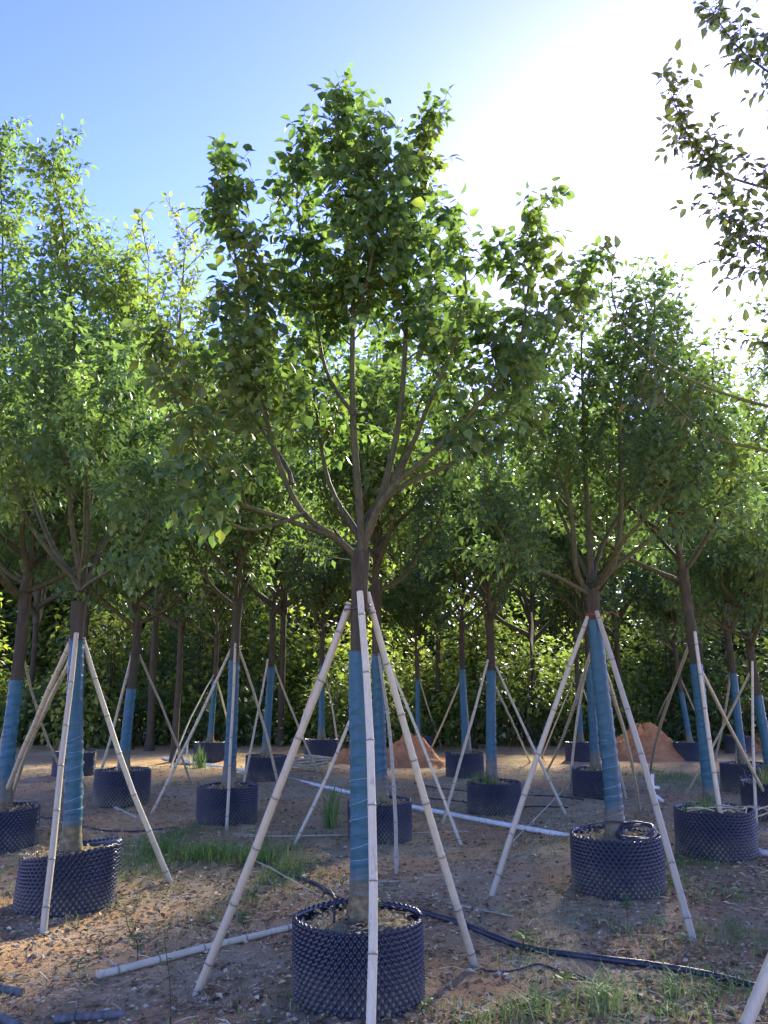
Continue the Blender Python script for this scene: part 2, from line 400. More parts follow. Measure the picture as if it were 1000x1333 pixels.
def side(buf, p, d, ln, r, rng, leaves, twig_step, leaf_step, lift, droop, min_r):
    m = 5; pts = [p]; dd = d
    for i in range(m):
        dd = nrm(dd + np.array((0, 0, lift)) + .12 * rng.normal(size=3)); pts.append(pts[-1] + dd * ln / m)
    pts = np.array(pts)
    buf.tube(pts, np.linspace(max(r, min_r * 1.6), min_r, m + 1), 4, cap=False, a=.9)
    leaves_on(pts[2:], rng, leaves, leaf_step * 1.2, droop)
    s = ln * .22; az = rng.random() * 6.28
    while s < ln:
        f = s / ln * m; i = min(m - 1, int(f)); q = pts[i] + (pts[i + 1] - pts[i]) * (f - i)
        tan = nrm(pts[i + 1] - pts[i]); a = nrm(np.cross(tan, (.2, .3, 1))); b = np.cross(tan, a)
        az += GA
        td = nrm(.7 * tan + .8 * (math.cos(az) * a + math.sin(az) * b) + np.array((0, 0, .2)))
        tl = (.10 + .16 * rng.random()) * (1.1 - .4 * s / ln)
        e = q + td * tl + np.array((0, 0, .01))
        buf.tube(np.array([q, q + td * tl * .55, e]), [min_r, min_r * .8, min_r * .6], 3, cap=False, a=1)
        leaves_on(np.array([q + td * tl * .2, q + td * tl * .6, e]), rng, leaves, leaf_step, droop)
        s += twig_step * (.6 + .8 * rng.random())
def leaves_on(pts, rng, leaves, step, droop):
    L = np.concatenate([[0], np.cumsum(np.linalg.norm(np.diff(pts, axis=0), axis=1))])
    if L[-1] <= 0: return
    n = max(2, int(L[-1] / step)); s = (np.arange(n) + rng.random(n)) / n * L[-1]; s[-1] = L[-1]
    P = np.stack([np.interp(s, L, pts[:, i]) for i in range(3)], 1)
    tan = nrm(pts[-1] - pts[0]); a = nrm(np.cross(tan, (.31, .17, 1))); b = np.cross(tan, a)
    az = rng.random() * 6.28 + np.arange(n) * GA
    out = np.cos(az)[:, None] * a + np.sin(az)[:, None] * b
    D = .45 * tan + .9 * out + np.array((0, 0, -droop)) + .25 * rng.normal(size=(n, 3))
    D[-1] = tan + np.array((0, 0, -.6 * droop))
    D = nrm(D)
    leaves.append((P + out * .012, D, s / L[-1]))
def trunk_mesh(h, r0, r1, rng, lean=(0, 0), top_flare=True):
    n = 26; z = np.linspace(-.08, h, n); t = np.clip(z / h, 0, 1)
    P = np.stack([lean[0] * t ** 1.3 + .012 * np.sin(z * 2.3 + 1), lean[1] * t ** 1.3 + .012 * np.cos(z * 1.9), z], 1)
    rad = r0 + (r1 - r0) * t + .035 * np.exp(-np.clip(z, 0, 9) / .10)
    if top_flare: rad = rad + .012 * np.clip((t - .9) / .1, 0, 1)
    return P, rad
def wrap_buf(P, rad, z0, z1, rng):
    n = 150; z = np.linspace(z0, z1, n); k = 20
    C = np.stack([np.interp(z, P[:, 2], P[:, 0]), np.interp(z, P[:, 2], P[:, 1]), z], 1); rr = np.interp(z, P[:, 2], rad) + .006
    th = np.arange(k) * 2 * math.pi / k
    ph = (z[:, None] * 11 - th[None] / (2 * math.pi) + .5 * vnoise(z[:, None] * 4, th[None] * 0, 3))
    sw = (ph % 1.0)
    r = rr[:, None] + .0055 * sw ** 3 + .005 * vnoise(z[:, None] * 45, th[None] * 2, 8) + .004 * vnoise(z[:, None] * 9, th[None] * 1.5, 9)
    V = np.stack([C[:, 0:1] + r * np.cos(th), C[:, 1:2] + r * np.sin(th), np.repeat(z[:, None], k, 1) + .012 * vnoise(th[None] * 3 + z[:, None] * 0, z[:, None] * 0, 4)], -1)
    i = np.arange(n - 1)[:, None]; j = np.arange(k)[None]
    q = np.stack([i * k + j, i * k + (j + 1) % k, (i + 1) * k + (j + 1) % k, (i + 1) * k + j], -1).reshape(-1, 4)
    return Buf().add(V.reshape(-1, 3), [q])

def build_tree(name, seed, limbs, trunk, leaf, mat, wrap=(.26, 1.62), tpl=LEAF_S, solo=0, yellow_at=None):
    """returns a root Empty with trunk, limbs, foliage, trunk wrap as children"""
    rng = np.random.default_rng(seed)
    root = empty(name)
    P, rad = trunk
    tb = Buf().tube(P, rad, 16, jit=.10, rng=rng)
    obj('trunk', tb.mesh('trunk', M['bark']), root)
    leaves = []
    for lb in limbs:
        b = Buf(); n0 = len(leaves)
        grow_limb(b, lb['pts'], lb['r0'], lb['r1'], lb['t0'], rng, leaves, **lb.get('kw', {}))
        obj('limb', b.mesh('limb', M['limb']), root)
    LP = np.concatenate([l[0] for l in leaves]); LD = np.concatenate([l[1] for l in leaves]); LT = np.concatenate([l[2] for l in leaves])
    n = len(LP)
    S = leaf['size'] * (.6 + .6 * rng.random(n))
    tint = np.clip(.45 + .28 * rng.normal(size=n) + .9 * vnoise(LP[:, 0] * 2.2 + LP[:, 2], LP[:, 1] * 2.2 + LP[:, 2] * 1.7, seed), 0, 1)
    yel = np.clip((rng.random(n) - .90) * 5, 0, .5) + .45 * np.clip(3 * vnoise(LP[:, 0] * 1.4 + 7, LP[:, 1] * 1.4 + LP[:, 2] * 1.3, seed + 5) - .55, 0, 1)
    if yellow_at is not None:
        for (c, rr, am) in yellow_at:
            yel = np.maximum(yel, am * np.exp(-((LP - np.array(c)) ** 2).sum(1) / rr ** 2) * (.4 + .8 * rng.random(n)))
    yel = np.clip(yel, 0, .95)
    keep = np.ones(n, bool)
    if solo:
        idx = np.argsort(-(S * (.6 + .4 * rng.random(n)) - .03 * LP[:, 1]))[:solo * 4]; idx = rng.choice(idx, min(solo, len(idx)), replace=False); keep[idx] = False
        X, Y, Z = leaf_frames(LD[idx], rng)
        protos = []
        for ti in range(4):
            nv = len(LEAF['V']); wv = LEAF['V'] * np.array((1, leaf['width'], 1))
            protos.append(mesh_from('leaf', wv, [LEAF['T'], LEAF['Q']], mat, False, {'tint': np.full(nv, .2 + .25 * ti), 'yellow': np.full(nv, (0, .05, .12, .45)[ti])}))
        for j, q in enumerate(idx):
            o = obj('leaf', protos[int(rng.integers(0, 4))], root)
            mt = Matrix(((*X[j],), (*Y[j],), (*Z[j],))).transposed()
            o.matrix_basis = Matrix.LocRotScale(Vector(LP[q]), mt.to_quaternion(), Vector((S[q],) * 3))
    fm = leaf_mesh('foliage', LP[keep], LD[keep], S[keep], leaf['width'], tpl, mat, tint[keep], yel[keep], rng)
    tag(obj('foliage', fm, root), kind='stuff')
    if wrap:
        wb = wrap_buf(P, rad, wrap[0], wrap[1], rng)
        obj('trunk_wrap', wb.mesh('trunk_wrap', M['wrap']), root)
        if tpl is LEAF or seed in (13, 23):
            zs = np.linspace(wrap[0] + .1, wrap[0] + .75, 160); a = zs * 52 + .5 * np.sin(zs * 17)
            rs = np.interp(zs, P[:, 2], rad) + .0135
            sp = np.stack([np.interp(zs, P[:, 2], P[:, 0]) + rs * np.cos(a), np.interp(zs, P[:, 2], P[:, 1]) + rs * np.sin(a), zs + .02 * np.sin(a * .5)], 1)
            obj('binding_string', Buf().tube(sp, .0017, 4).mesh('binding_string', M['cord']), root)
        zz = np.linspace(-.03, wrap[0] + .03, 8)
        C = np.stack([np.interp(zz, P[:, 2], P[:, 0]), np.interp(zz, P[:, 2], P[:, 1]), zz], 1)
        obj('wrap_hem', Buf().tube(C, np.interp(zz, P[:, 2], rad) + .004, 16, cap=False, jit=.05, rng=rng).mesh('wrap_hem', M['wrapbase']), root)
    return root, n
def copy_tree(src, name):
    r = src.copy(); r.name = name; COL.objects.link(r)
    for ch in src.children:
        c = ch.copy(); COL.objects.link(c); c.parent = r
    return r
def gen_limbs(seed, fork=2.2, top=5.4, n=7, spread=1.0, r=.03, sec=.5, step=.15, t0=.12, steep=.0, droop=.5, low_t0=None):
    rng = np.random.default_rng(seed); out = []
    az = rng.random() * 6.28
    lead = [(0, 0, fork - .12)]
    x = y = 0
    for i in range(1, 6):
        x += .05 * rng.normal(); y += .05 * rng.normal(); lead.append((x, y, fork + (top - fork) * i / 5))
    kw = dict(sec_len=sec, sec_step=step, droop=droop, twig_step=.058, leaf_step=.023)
    out.append(dict(pts=lead, r0=r * 1.25, r1=.004, t0=t0, kw=kw))
    for i in range(n):
        az += GA + .3 * (rng.random() - .5)
        h0 = fork - .14 + (.55 * (i / n)) * (top - fork) * .55
        ln = (1.5 + 1.3 * rng.random()) * (1 - .4 * i / n) * (top - fork) / 3.0
        el = R(30 + 22 * rng.random() + 14 * i / n + steep)
        p = np.array((0, 0, h0)); pts = [p + 0]
        if h0 > fork: p = p + np.array((np.interp(h0, [q[2] for q in lead], [q[0] for q in lead]), np.interp(h0, [q[2] for q in lead], [q[1] for q in lead]), 0)); pts = [p + 0]
        for j in range(5):
            p = p + np.array((math.cos(az) * math.cos(el) * spread, math.sin(az) * math.cos(el) * spread, math.sin(el))) * ln / 5
            pts.append(p + .035 * rng.normal(size=3)); el = min(R(82), el + R(7 + 5 * rng.random()))
        out.append(dict(pts=pts, r0=r * (1 - .35 * i / n), r1=.0035, t0=low_t0 or .14, kw=kw))
    return out

# ------------------------------------------------------------------ planters
def pot_mesh(name, Rw=.378, H=POT_H, N=46, tilt=0.0, flare=0.0, seed=0, oval=0.0):
    rows = 16; na = N * 6; nv = rows * 4 + 1
    th = np.arange(na) * 2 * math.pi / na; z = np.linspace(0, H, nv)
    u = np.sin(th[None] * N); v = np.sin(z[:, None] / H * rows * math.pi)
    s = u * v
    h = np.clip(s * 1.7, -.45, 1.0)
    warp = .010 * vnoise(np.cos(th) * 2 + 5, np.sin(th) * 2 + 5, seed)[None] * (z[:, None] / H + .3)
    r = Rw + .0165 * h + warp * 2 + flare * np.cos(th - .2)[None] * (z[:, None] / H) ** 2
    ex = 1 + oval * np.cos(th)[None] ** 2 * .5
    zz = z[:, None] + tilt * np.cos(th)[None] * (z[:, None] / H) + .006 * np.sin(th * N)[None] * (z[:, None] / H > .99) + .02 * vnoise(th[None] * 1.6, z[:, None] * 0, seed + 3) * (z[:, None] / H)
    outer = np.stack([r * np.cos(th) * ex, r * np.sin(th), zz], -1)
    inn = outer[[-1, -5, -13]].copy(); inn[..., :2] *= .978
    V = np.concatenate([outer, inn]); n = len(V)
    i = np.arange(n - 1)[:, None]; j = np.arange(na)[None]
    q = np.stack([i * na + j, i * na + (j + 1) % na, (i + 1) * na + (j + 1) % na, (i + 1) * na + j], -1).reshape(-1, 4)
    mk = np.concatenate([np.clip(h, 0, 1), np.zeros((3, na))]).ravel()
    return mesh_from(name, V.reshape(-1, 3), [q], M['pot'], True, {'mark': mk})
def soil_disc(name, rr=.37, seed=0, tilt=0.0):
    rings = 22; k = 64; b = Buf()
    th = np.arange(k) * 2 * math.pi / k; rad = np.linspace(.02, 1, rings) * rr
    X = rad[:, None] * np.cos(th); Y = rad[:, None] * np.sin(th)
    Z = .03 * (1 - (rad[:, None] / rr) ** 2) + .05 * vnoise(X * 6 + seed, Y * 6, seed) + .03 * vnoise(X * 19 + seed, Y * 19, seed + 1) + .012 * vnoise(X * 45 + seed, Y * 45, seed + 2) + tilt * X / rr
    i = np.arange(rings - 1)[:, None]; j = np.arange(k)[None]
    q = np.stack([i * k + j, (i + 1) * k + j, (i + 1) * k + (j + 1) % k, i * k + (j + 1) % k], -1).reshape(-1, 4)
    return b.add(np.stack([X, Y, Z], -1).reshape(-1, 3), [q]).mesh(name, M['potsoil'])
def mulch_mesh(seed):
    r = np.random.default_rng(seed); n = 420
    a = r.random(n) * 6.28; d = .35 * np.sqrt(r.random(n))
    P = np.stack([d * np.cos(a), d * np.sin(a), -.022 + .03 * (1 - (d / .37) ** 2) + .03 * r.random(n)], 1)
    D = np.stack([r.normal(size=n), r.normal(size=n), .35 * r.normal(size=n)], 1)
    return leaf_mesh('mulch', P, D, .02 + .05 * r.random(n) ** 2, .5, LEAF_F, M['litter'], r.random(n), np.zeros(n), r)
MULCH = [mulch_mesh(60 + i) for i in range(3)]
POTM = [pot_mesh('wall', seed=s, N=52 - 2 * s) for s in range(3)]
SOILM = [soil_disc('soil', seed=s) for s in range(3)]
def planter(key, label, variant=0, scale=1.0, rotz=0.0, wall=None, soil=None, tip=(0, 0)):
    x, y, _ = PP[key]; z = gzf(x, y) - .015
    rr = random.Random(key + 'pot')
    e = empty('dimpled_planter', (x, y, z), (tip[0] + R(1.6) * (rr.random() - .5), tip[1] + R(1.6) * (rr.random() - .5), rotz), scale)
    e.scale = (scale * (.97 + .06 * rr.random()), scale * (.97 + .06 * rr.random()), scale * (.96 + .07 * rr.random()))
    tag(e, label, 'planter', 'dimpled air-pruning planters')
    obj('wall', wall or POTM[variant], e)
    obj('soil', soil or SOILM[variant], e, (0, 0, POT_H - .055))
    tag(obj('mulch', MULCH[variant], e, (0, 0, POT_H - .03)), kind='stuff')
    return z

# ------------------------------------------------------------------ bamboo
def bamboo_mesh(name, vec, r0, r1, seed, mat=None, bow=.02):
    rng = np.random.default_rng(seed)
    L = float(np.linalg.norm(vec)); d = vec / L
    side_v = nrm(np.cross(d, (.3, .5, .1))); sv2 = np.cross(d, side_v)
    s, rf, mk = [0.0], [1.0], [0.0]
    p = .10 + .15 * rng.random(); gap = .30 + .12 * rng.random()
    while p < L - .05:
        for o_, f_, m_ in ((-.02, 1, 0), (-.007, 1.04, .05), (-.002, 1.13, .9), (.002, 1.13, .9), (.006, 1.04, .25), (.02, .985, 0)):
            s.append(p + o_); rf.append(f_); mk.append(m_)
        p += gap * (.85 + .3 * rng.random())
    s.append(L); rf.append(1.0); mk.append(0.0)
    s = np.array(s); t = s / L
    b1, b2 = bow * L * (rng.random() - .5) * 2, bow * L * (rng.random() - .5) * 2
    bend = np.sin(t * math.pi)
    pts = t[:, None] * vec[None] + (b1 * bend)[:, None] * side_v + (b2 * bend + .004 * np.sin(s * 5 + seed))[:, None] * sv2
    b = Buf().tube(pts, (r0 + (r1 - r0) * t) * np.array(rf), 10, a=np.array(mk))
    return b.mesh(name, mat or M['bamboo'])
PSEED = [100]
def pole(foot, top, r0, r1, label, name='bamboo_prop', cat='bamboo pole', group='bamboo props', mat=None, bow=.02):
    PSEED[0] += 1
    foot = np.asarray(foot, float); top = np.asarray(top, float)
    o = obj(name, bamboo_mesh(name, top - foot, r0, r1, PSEED[0], mat, bow), None, foot)
    return tag(o, label, cat, group)

# ------------------------------------------------------------------ the potted trees
def soil_z(key): return gzf(PP[key][0], PP[key][1]) - .015 + POT_H - .03
TREE = {}          # key -> (root location, lean vector per metre, trunk radius)
SIDES = {}
def put_tree(key, root, label, rotz=0.0, scale=1.0, lean=(0, 0), r=.054, axis=None):
    x, y, _ = PP[key]; z = soil_z(key)
    root.location = (x, y, z); root.scale = (scale,) * 3
    root.rotation_mode = 'XYZ'
    root.rotation_euler = (Matrix.Rotation(lean[0], 3, 'Y') @ Matrix.Rotation(-lean[1], 3, 'X') @ Matrix.Rotation(rotz, 3, 'Z')).to_euler()
    tag(root, label, 'tree', 'potted trees with wrapped trunks')
    TREE[key] = (np.array((x, y, z)), np.array((math.tan(lean[0]), math.tan(lean[1]), 1.0)), r * scale, axis)
def prop(key, foot, phrase, h=1.85, r0=.027, r1=.021, over=.06):
    """bamboo prop from a foot on the ground to the trunk at height h above the pot soil"""
    base, ln, tr, axis = TREE[key]
    c = base + ln * h if axis is None else base + np.array((np.interp(h, axis[:, 2], axis[:, 0]), np.interp(h, axis[:, 2], axis[:, 1]), h))
    d = foot - c; dh = nrm(np.array((d[0], d[1], 0)))
    top = c + dh * (tr + r1 + .004)
    v = nrm(top - foot)
    f = foot - v * .06
    pole(f, top + v * over, r0, r1, phrase)
def FT(px, py): return spot(px, py)
def around(key, az, dist):
    b = TREE[key][0]; x, y = b[0] + dist * math.cos(az), b[1] + dist * math.sin(az)
    return np.array((x, y, gzf(x, y)))

# --- the central tree
X0, Y0, _ = PP['main']; Z0 = soil_z('main'); RP = np.array((X0, Y0, Z0))
def ml(*pts): return [at_y(px, py, Y0 + dy) - RP for px, py, dy in pts]
Pm, Rm = trunk_mesh(2.25, .064, .052, np.random.default_rng(1), lean=tuple(((at_y(470, 715, Y0) - RP)[[0, 1]])))
K = dict(sec_len=.42, sec_step=.062, twig_step=.052, leaf_step=.018, droop=.85, taper=.78)
KW = dict(sec_len=.50, sec_step=.095, twig_step=.055, leaf_step=.0185, droop=.85, taper=.72)
main_limbs = [
    dict(pts=ml((469, 725, 0), (464, 560, 0), (459, 420, .05), (455, 280, 0), (450, 195, 0), (447, 124, 0)), r0=.024, r1=.004, t0=.42, kw=dict(K, sec_step=.055)),
    dict(pts=ml((470, 722, 0), (497, 655, .1), (518, 560, .2), (524, 450, .25), (531, 330, .25), (545, 240, .2), (560, 158, .15)), r0=.024, r1=.004, t0=.42, kw=dict(K, sec_step=.06)),
    dict(pts=ml((470, 722, 0), (503, 645, -.03), (558, 592, -.1), (630, 515, -.2), (672, 465, -.25), (690, 385, -.3), (704, 266, -.3)), r0=.019, r1=.004, t0=.28, kw=dict(K, sec_step=.095)),
    dict(pts=ml((473, 705, 0), (515, 640, .1), (600, 597, .3), (660, 530, .45), (720, 450, .5), (752, 385, .5), (782, 335, .5)), r0=.018, r1=.003, t0=.28, kw=dict(K, sec_step=.11)),
    dict(pts=ml((468, 730, 0), (440, 702, -.05), (398, 668, -.15), (365, 600, -.2), (335, 500, -.25), (318, 400, -.25), (303, 300, -.25), (298, 222, -.2)), r0=.019, r1=.004, t0=.28, kw=K),
    dict(pts=ml((440, 702, -.05), (370, 674, -.3), (300, 645, -.5), (245, 565, -.6), (216, 490, -.65), (208, 430, -.6)), r0=.015, r1=.003, t0=.28, kw=dict(KW, sec_len=.34)),
    dict(pts=ml((380, 630, -.18), (345, 560, .05), (300, 505, .2), (255, 450, .3)), r0=.014, r1=.003, t0=.30, kw=KW),
    dict(pts=ml((462, 540, 0), (422, 470, .2), (398, 350, .2), (390, 255, .15), (398, 185, .1)), r0=.013, r1=.003, t0=.25, kw=dict(K, sec_step=.065)),
    dict(pts=ml((512, 625, .12), (560, 530, -.2), (592, 450, -.35), (603, 370, -.4), (590, 280, -.3)), r0=.016, r1=.003, t0=.35, kw=dict(KW, sec_step=.14)),
    dict(pts=ml((469, 700, .02), (425, 610, .5), (405, 490, .8), (425, 385, .9)), r0=.018, r1=.003, t0=.30, kw=KW),
    dict(pts=ml((468, 690, .02), (520, 600, .6), (560, 500, .9), (610, 400, .95)), r0=.016, r1=.003, t0=.30, kw=KW),
    dict(pts=ml((456, 420, .05), (485, 350, -.15), (493, 270, -.2), (488, 180, -.15)), r0=.010, r1=.003, t0=.2, kw=dict(K, sec_step=.075)),
    dict(pts=ml((395, 668, -.2), (330, 690, -.5), (270, 660, -.7), (215, 620, -.8)), r0=.010, r1=.003, t0=.45, kw=dict(KW, sec_len=.28)),
]
t, nl = build_tree('tall_potted_tree', 3, main_limbs, (Pm, Rm), dict(size=.086, width=.80), M['leaf_main'], wrap=(.15, 1.60), tpl=LEAF, solo=290,
                   yellow_at=[(ml((255, 525, -.4))[0], .34, .95), (ml((295, 545, 0))[0], .26, .9), (ml((235, 570, -.6))[0], .22, .8), (ml((565, 200, .15))[0], .3, .5), (ml((755, 400, .5))[0], .25, .4)])

put_tree('main', t, 'tall central tree with blue wrapped trunk in the nearest planter', axis=Pm)
planter('main', 'nearest blue-black dimpled planter in the centre foreground', wall=pot_mesh('wall', seed=4, N=54, Rw=.376), soil=soil_disc('soil', seed=7))
prop('main', FT(258, 1291), 'bamboo prop running from the central trunk down to the left foreground', 1.86, .029, .024)
prop('main', FT(481, 1385), 'pale upright bamboo prop standing in front of the nearest planter', 1.92, .027, .022)
prop('main', FT(618, 1257), 'bamboo prop running from the central trunk down to the right foreground', 1.93, .027, .021)

# --- the right-hand tree with the hose coil, limbs fanning from a low crotch
X0, Y0, _ = PP['right']; Z0 = soil_z('right'); RP = np.array((X0, Y0, Z0))
Pr, Rr = trunk_mesh(2.12, .068, .056, np.random.default_rng(2), lean=tuple((at_y(771, 765, Y0) - RP)[[0, 1]]))
K2 = dict(sec_len=.56, sec_step=.085, twig_step=.06, leaf_step=.024, droop=.6)
right_limbs = [
    dict(pts=ml((771, 775, 0), (770, 690, .1), (757, 560, .2), (760, 440, .2), (768, 380, .2)), r0=.028, r1=.004, t0=.3, kw=K2),
    dict(pts=ml((771, 770, 0), (800, 725, -.1), (810, 620, -.2), (808, 500, -.25), (815, 400, -.2)), r0=.030, r1=.004, t0=.35, kw=K2),
    dict(pts=ml((772, 768, 0), (830, 715, .1), (880, 675, .15), (930, 650, .2), (965, 590, .2)), r0=.024, r1=.003, t0=.35, kw=K2),
    dict(pts=ml((770, 775, 0), (748, 740, -.05), (738, 650, -.1), (715, 580, -.1), (690, 500, 0), (685, 430, 0)), r0=.026, r1=.003, t0=.32, kw=K2),
    dict(pts=ml((769, 775, 0), (735, 755, -.3), (690, 735, -.6), (650, 690, -.8), (630, 610, -.8)), r0=.020, r1=.003, t0=.35, kw=K2),
    dict(pts=ml((772, 765, 0), (790, 700, .5), (845, 600, .8), (880, 480, .9), (885, 390, .9)), r0=.022, r1=.003, t0=.3, kw=K2),
    dict(pts=ml((771, 765, 0), (810, 710, -.6), (860, 650, -.9), (890, 560, -1.0), (900, 470, -1.0)), r0=.020, r1=.003, t0=.35, kw=K2),
    dict(pts=ml((770, 760, 0), (740, 690, .5), (705, 600, .8), (720, 500, .9)), r0=.020, r1=.003, t0=.3, kw=K2),
    dict(pts=ml((806, 580, -.2), (830, 510, -.15), (850, 430, -.1), (856, 372, -.1)), r0=.012, r1=.003, t0=.2, kw=K2),
]
t, nl = build_tree('fan_limbed_tree', 13, right_limbs, (Pr, Rr), dict(size=.095, width=.66), M['leaf_mid'], wrap=(.05, 1.86))

put_tree('right', t, 'tree with fanned limbs and fully blue trunk behind the hose coil planter', axis=Pr)
b = Buf()
for zz in (1.90, 1.91):
    th = np.linspace(0, 6.28, 24); cx, cy = np.interp(zz, Pr[:, 2], Pr[:, 0]), np.interp(zz, Pr[:, 2], Pr[:, 1])
    b.tube(np.stack([cx + (.073) * np.cos(th), cy + .073 * np.sin(th), zz + .006 * np.sin(th * 2)], 1), .0028, 5)
b.tube(np.array([(cx + .08, cy - .04, 1.91), (cx + .14, cy - .09, 1.93), (cx + .2, cy - .1, 1.88)]), .004, 4)
obj('string_tie', b.mesh('string_tie', M['string']), t)
planter('right', 'dimpled planter with a coil of black hose lying on its soil', wall=pot_mesh('wall', seed=5, N=50), soil=soil_disc('soil', seed=9, tilt=-.01))
prop('right', FT(641, 1165), 'grey bamboo prop left of the fan-limbed tree, foot in the open soil', 1.84)
prop('right', FT(902, 1224), 'bamboo prop right of the hose coil planter, nearest the camera', 1.88)
prop('right', FT(833, 1058), 'bamboo prop behind the fan-limbed tree slanting right', 1.6, .022, .018)
prop('right', FT(712, 1004), 'thin bamboo prop far behind the fan-limbed tree slanting left', 1.7, .022, .018)

# --- the left-hand pale tree
X0, Y0, _ = PP['left']; Z0 = soil_z('left'); RP = np.array((X0, Y0, Z0))
Pl, Rl = trunk_mesh(2.12, .070, .056, np.random.default_rng(3), lean=tuple((at_y(106, 760, Y0) - RP)[[0, 1]]))
K3 = dict(sec_len=.56, sec_step=.066, twig_step=.052, leaf_step=.019, droop=.75, taper=.45)
left_limbs = [
    dict(pts=ml((106, 770, 0), (112, 640, .1), (105, 500, .1), (92, 390, 0), (78, 285, 0), (66, 205, 0)), r0=.034, r1=.004, t0=.3, kw=dict(K3, sec_step=.075)),
    dict(pts=ml((106, 765, 0), (92, 640, -.3), (75, 530, -.45), (60, 470, -.5), (40, 400, -.5)), r0=.026, r1=.003, t0=.3, kw=K3),
    dict(pts=ml((106, 765, 0), (75, 730, -.1), (35, 670, -.2), (5, 600, -.2), (-25, 500, -.2)), r0=.022, r1=.003, t0=.3, kw=K3),
    dict(pts=ml((107, 765, 0), (130, 720, .2), (160, 650, .4), (178, 560, .5), (172, 460, .5), (160, 350, .5)), r0=.026, r1=.003, t0=.3, kw=K3),
    dict(pts=ml((107, 762, 0), (118, 640, .5), (145, 500, .7), (140, 400, .8), (130, 320, .8)), r0=.026, r1=.003, t0=.3, kw=K3),
    dict(pts=ml((105, 768, 0), (60, 700, .5), (20, 560, .7), (5, 420, .8), (0, 285, .8), (-5, 172, .8)), r0=.026, r1=.003, t0=.3, kw=K3),
    dict(pts=ml((107, 768, 0), (150, 735, -.5), (190, 690, -.8), (210, 620, -.9)), r0=.016, r1=.003, t0=.35, kw=K3),
    dict(pts=ml((106, 760, 0), (110, 650, -.6), (130, 560, -.8), (150, 480, -.8)), r0=.018, r1=.003, t0=.35, kw=K3),
]
t, nl = build_tree('drooping_leaf_tree', 23, left_limbs, (Pl, Rl), dict(size=.092, width=.66), M['leaf_pale'], wrap=(.22, 1.78), yellow_at=[(ml((85, 280, 0))[0], .6, .4), (ml((165, 370, .5))[0], .5, .5), (ml((20, 300, .7))[0], .5, .3)])

put_tree('left', t, 'pale drooping-leaved tree in the tilted planter at left', axis=Pl)
planter('left', 'dimpled planter at left with a slanting flared rim', wall=pot_mesh('wall', seed=6, N=52, tilt=.05, flare=.025), soil=soil_disc('soil', seed=3, tilt=.02))
prop('left', FT(57, 1214), 'pale bamboo prop crossing in front of the slant-rimmed planter', 1.78)
prop('left', FT(222, 1148), 'bamboo prop from the drooping-leaved tree to the weedy patch', 1.75)
prop('left', FT(-12, 1082), 'bamboo prop of the drooping-leaved tree slanting off the left edge', 1.86, .03, .024)
prop('left', FT(12, 1048), 'greyer of two parallel bamboo props left of the drooping-leaved tree', 1.68, .026, .02)

# --- the tree beyond the right edge: only its branches and one prop reach the frame
X0, Y0, _ = PP['off']; Z0 = soil_z('off'); RP = np.array((X0, Y0, Z0))
Po, Ro = trunk_mesh(2.2, .078, .064, np.random.default_rng(4))
KO = dict(sec_len=.30, sec_step=.095, twig_step=.065, leaf_step=.021, droop=.6)
crot = (0.0, 0.0, 2.15)
def om(*pts): return [np.array(crot)] + ml(*pts)
off_limbs = [
    dict(pts=om((1200, 560, -.1), (1080, 540, -.15), (1000, 527, -.2), (905, 497, -.2), (840, 460, -.2), (806, 420, -.2), (796, 378, -.2), (803, 322, -.2)), r0=.016, r1=.0025, t0=.93, kw=dict(KO, sec_len=.12, sec_step=.2, leaf_step=.06)),
    dict(pts=om((1180, 640, .1), (1080, 610, .1), (1000, 586, .1), (930, 566, .1), (868, 515, .1), (840, 480, .1)), r0=.018, r1=.003, t0=.72, kw=dict(KO, sec_step=.2, sec_len=.2)),
    dict(pts=om((1230, 500, 0), (1120, 400, 0), (1040, 345, 0), (985, 318, 0), (945, 290, 0), (925, 268, 0)), r0=.022, r1=.003, t0=.62, kw=dict(KO, sec_len=.30, sec_step=.075)),
    dict(pts=om((1240, 450, .2), (1130, 310, .2), (1050, 262, .2), (985, 243, .2), (940, 225, .2), (905, 185, .2), (882, 130, .2), (880, 105, .2)), r0=.022, r1=.0025, t0=.62, kw=dict(KO, sec_len=.20, sec_step=.075)),
    dict(pts=om((1250, 350, 0), (1130, 200, 0), (1040, 120, 0), (985, 85, 0), (950, 50, 0), (925, 10, 0)), r0=.024, r1=.003, t0=.6, kw=dict(KO, sec_len=.30, sec_step=.085)),
    dict(pts=om((1230, 560, -.2), (1100, 430, -.3), (1020, 365, -.3), (965, 350, -.3), (915, 341, -.3)), r0=.014, r1=.002, t0=.85, kw=dict(KO, sec_len=.1, sec_step=.13)),
    dict(pts=om((1200, 600, 0), (1100, 520, .1), (1030, 470, .2), (985, 440, .2)), r0=.016, r1=.003, t0=.6, kw=dict(KO, sec_len=.3)),
    dict(pts=[crot, (.1, .1, 3.2), (.05, .1, 4.4), (0, 0, 5.6)], r0=.034, r1=.004, t0=.3, kw=KO),
    dict(pts=[crot, (.5, .3, 2.9), (.9, .5, 3.8), (1.1, .6, 4.9)], r0=.026, r1=.004, t0=.3, kw=KO),
    dict(pts=[crot, (.3, -.5, 2.9), (.5, -.9, 3.8), (.6, -1.1, 4.6)], r0=.026, r1=.004, t0=.3, kw=KO),
    dict(pts=[crot, (-.1, .6, 2.9), (-.1, 1.0, 3.8), (-.1, 1.2, 4.9)], r0=.026, r1=.004, t0=.5, kw=KO),
]
t, nl = build_tree('overhanging_tree', 33, off_limbs, (Po, Ro), dict(size=.082, width=.60), M['leaf_backlit'], tpl=LEAF, solo=250)

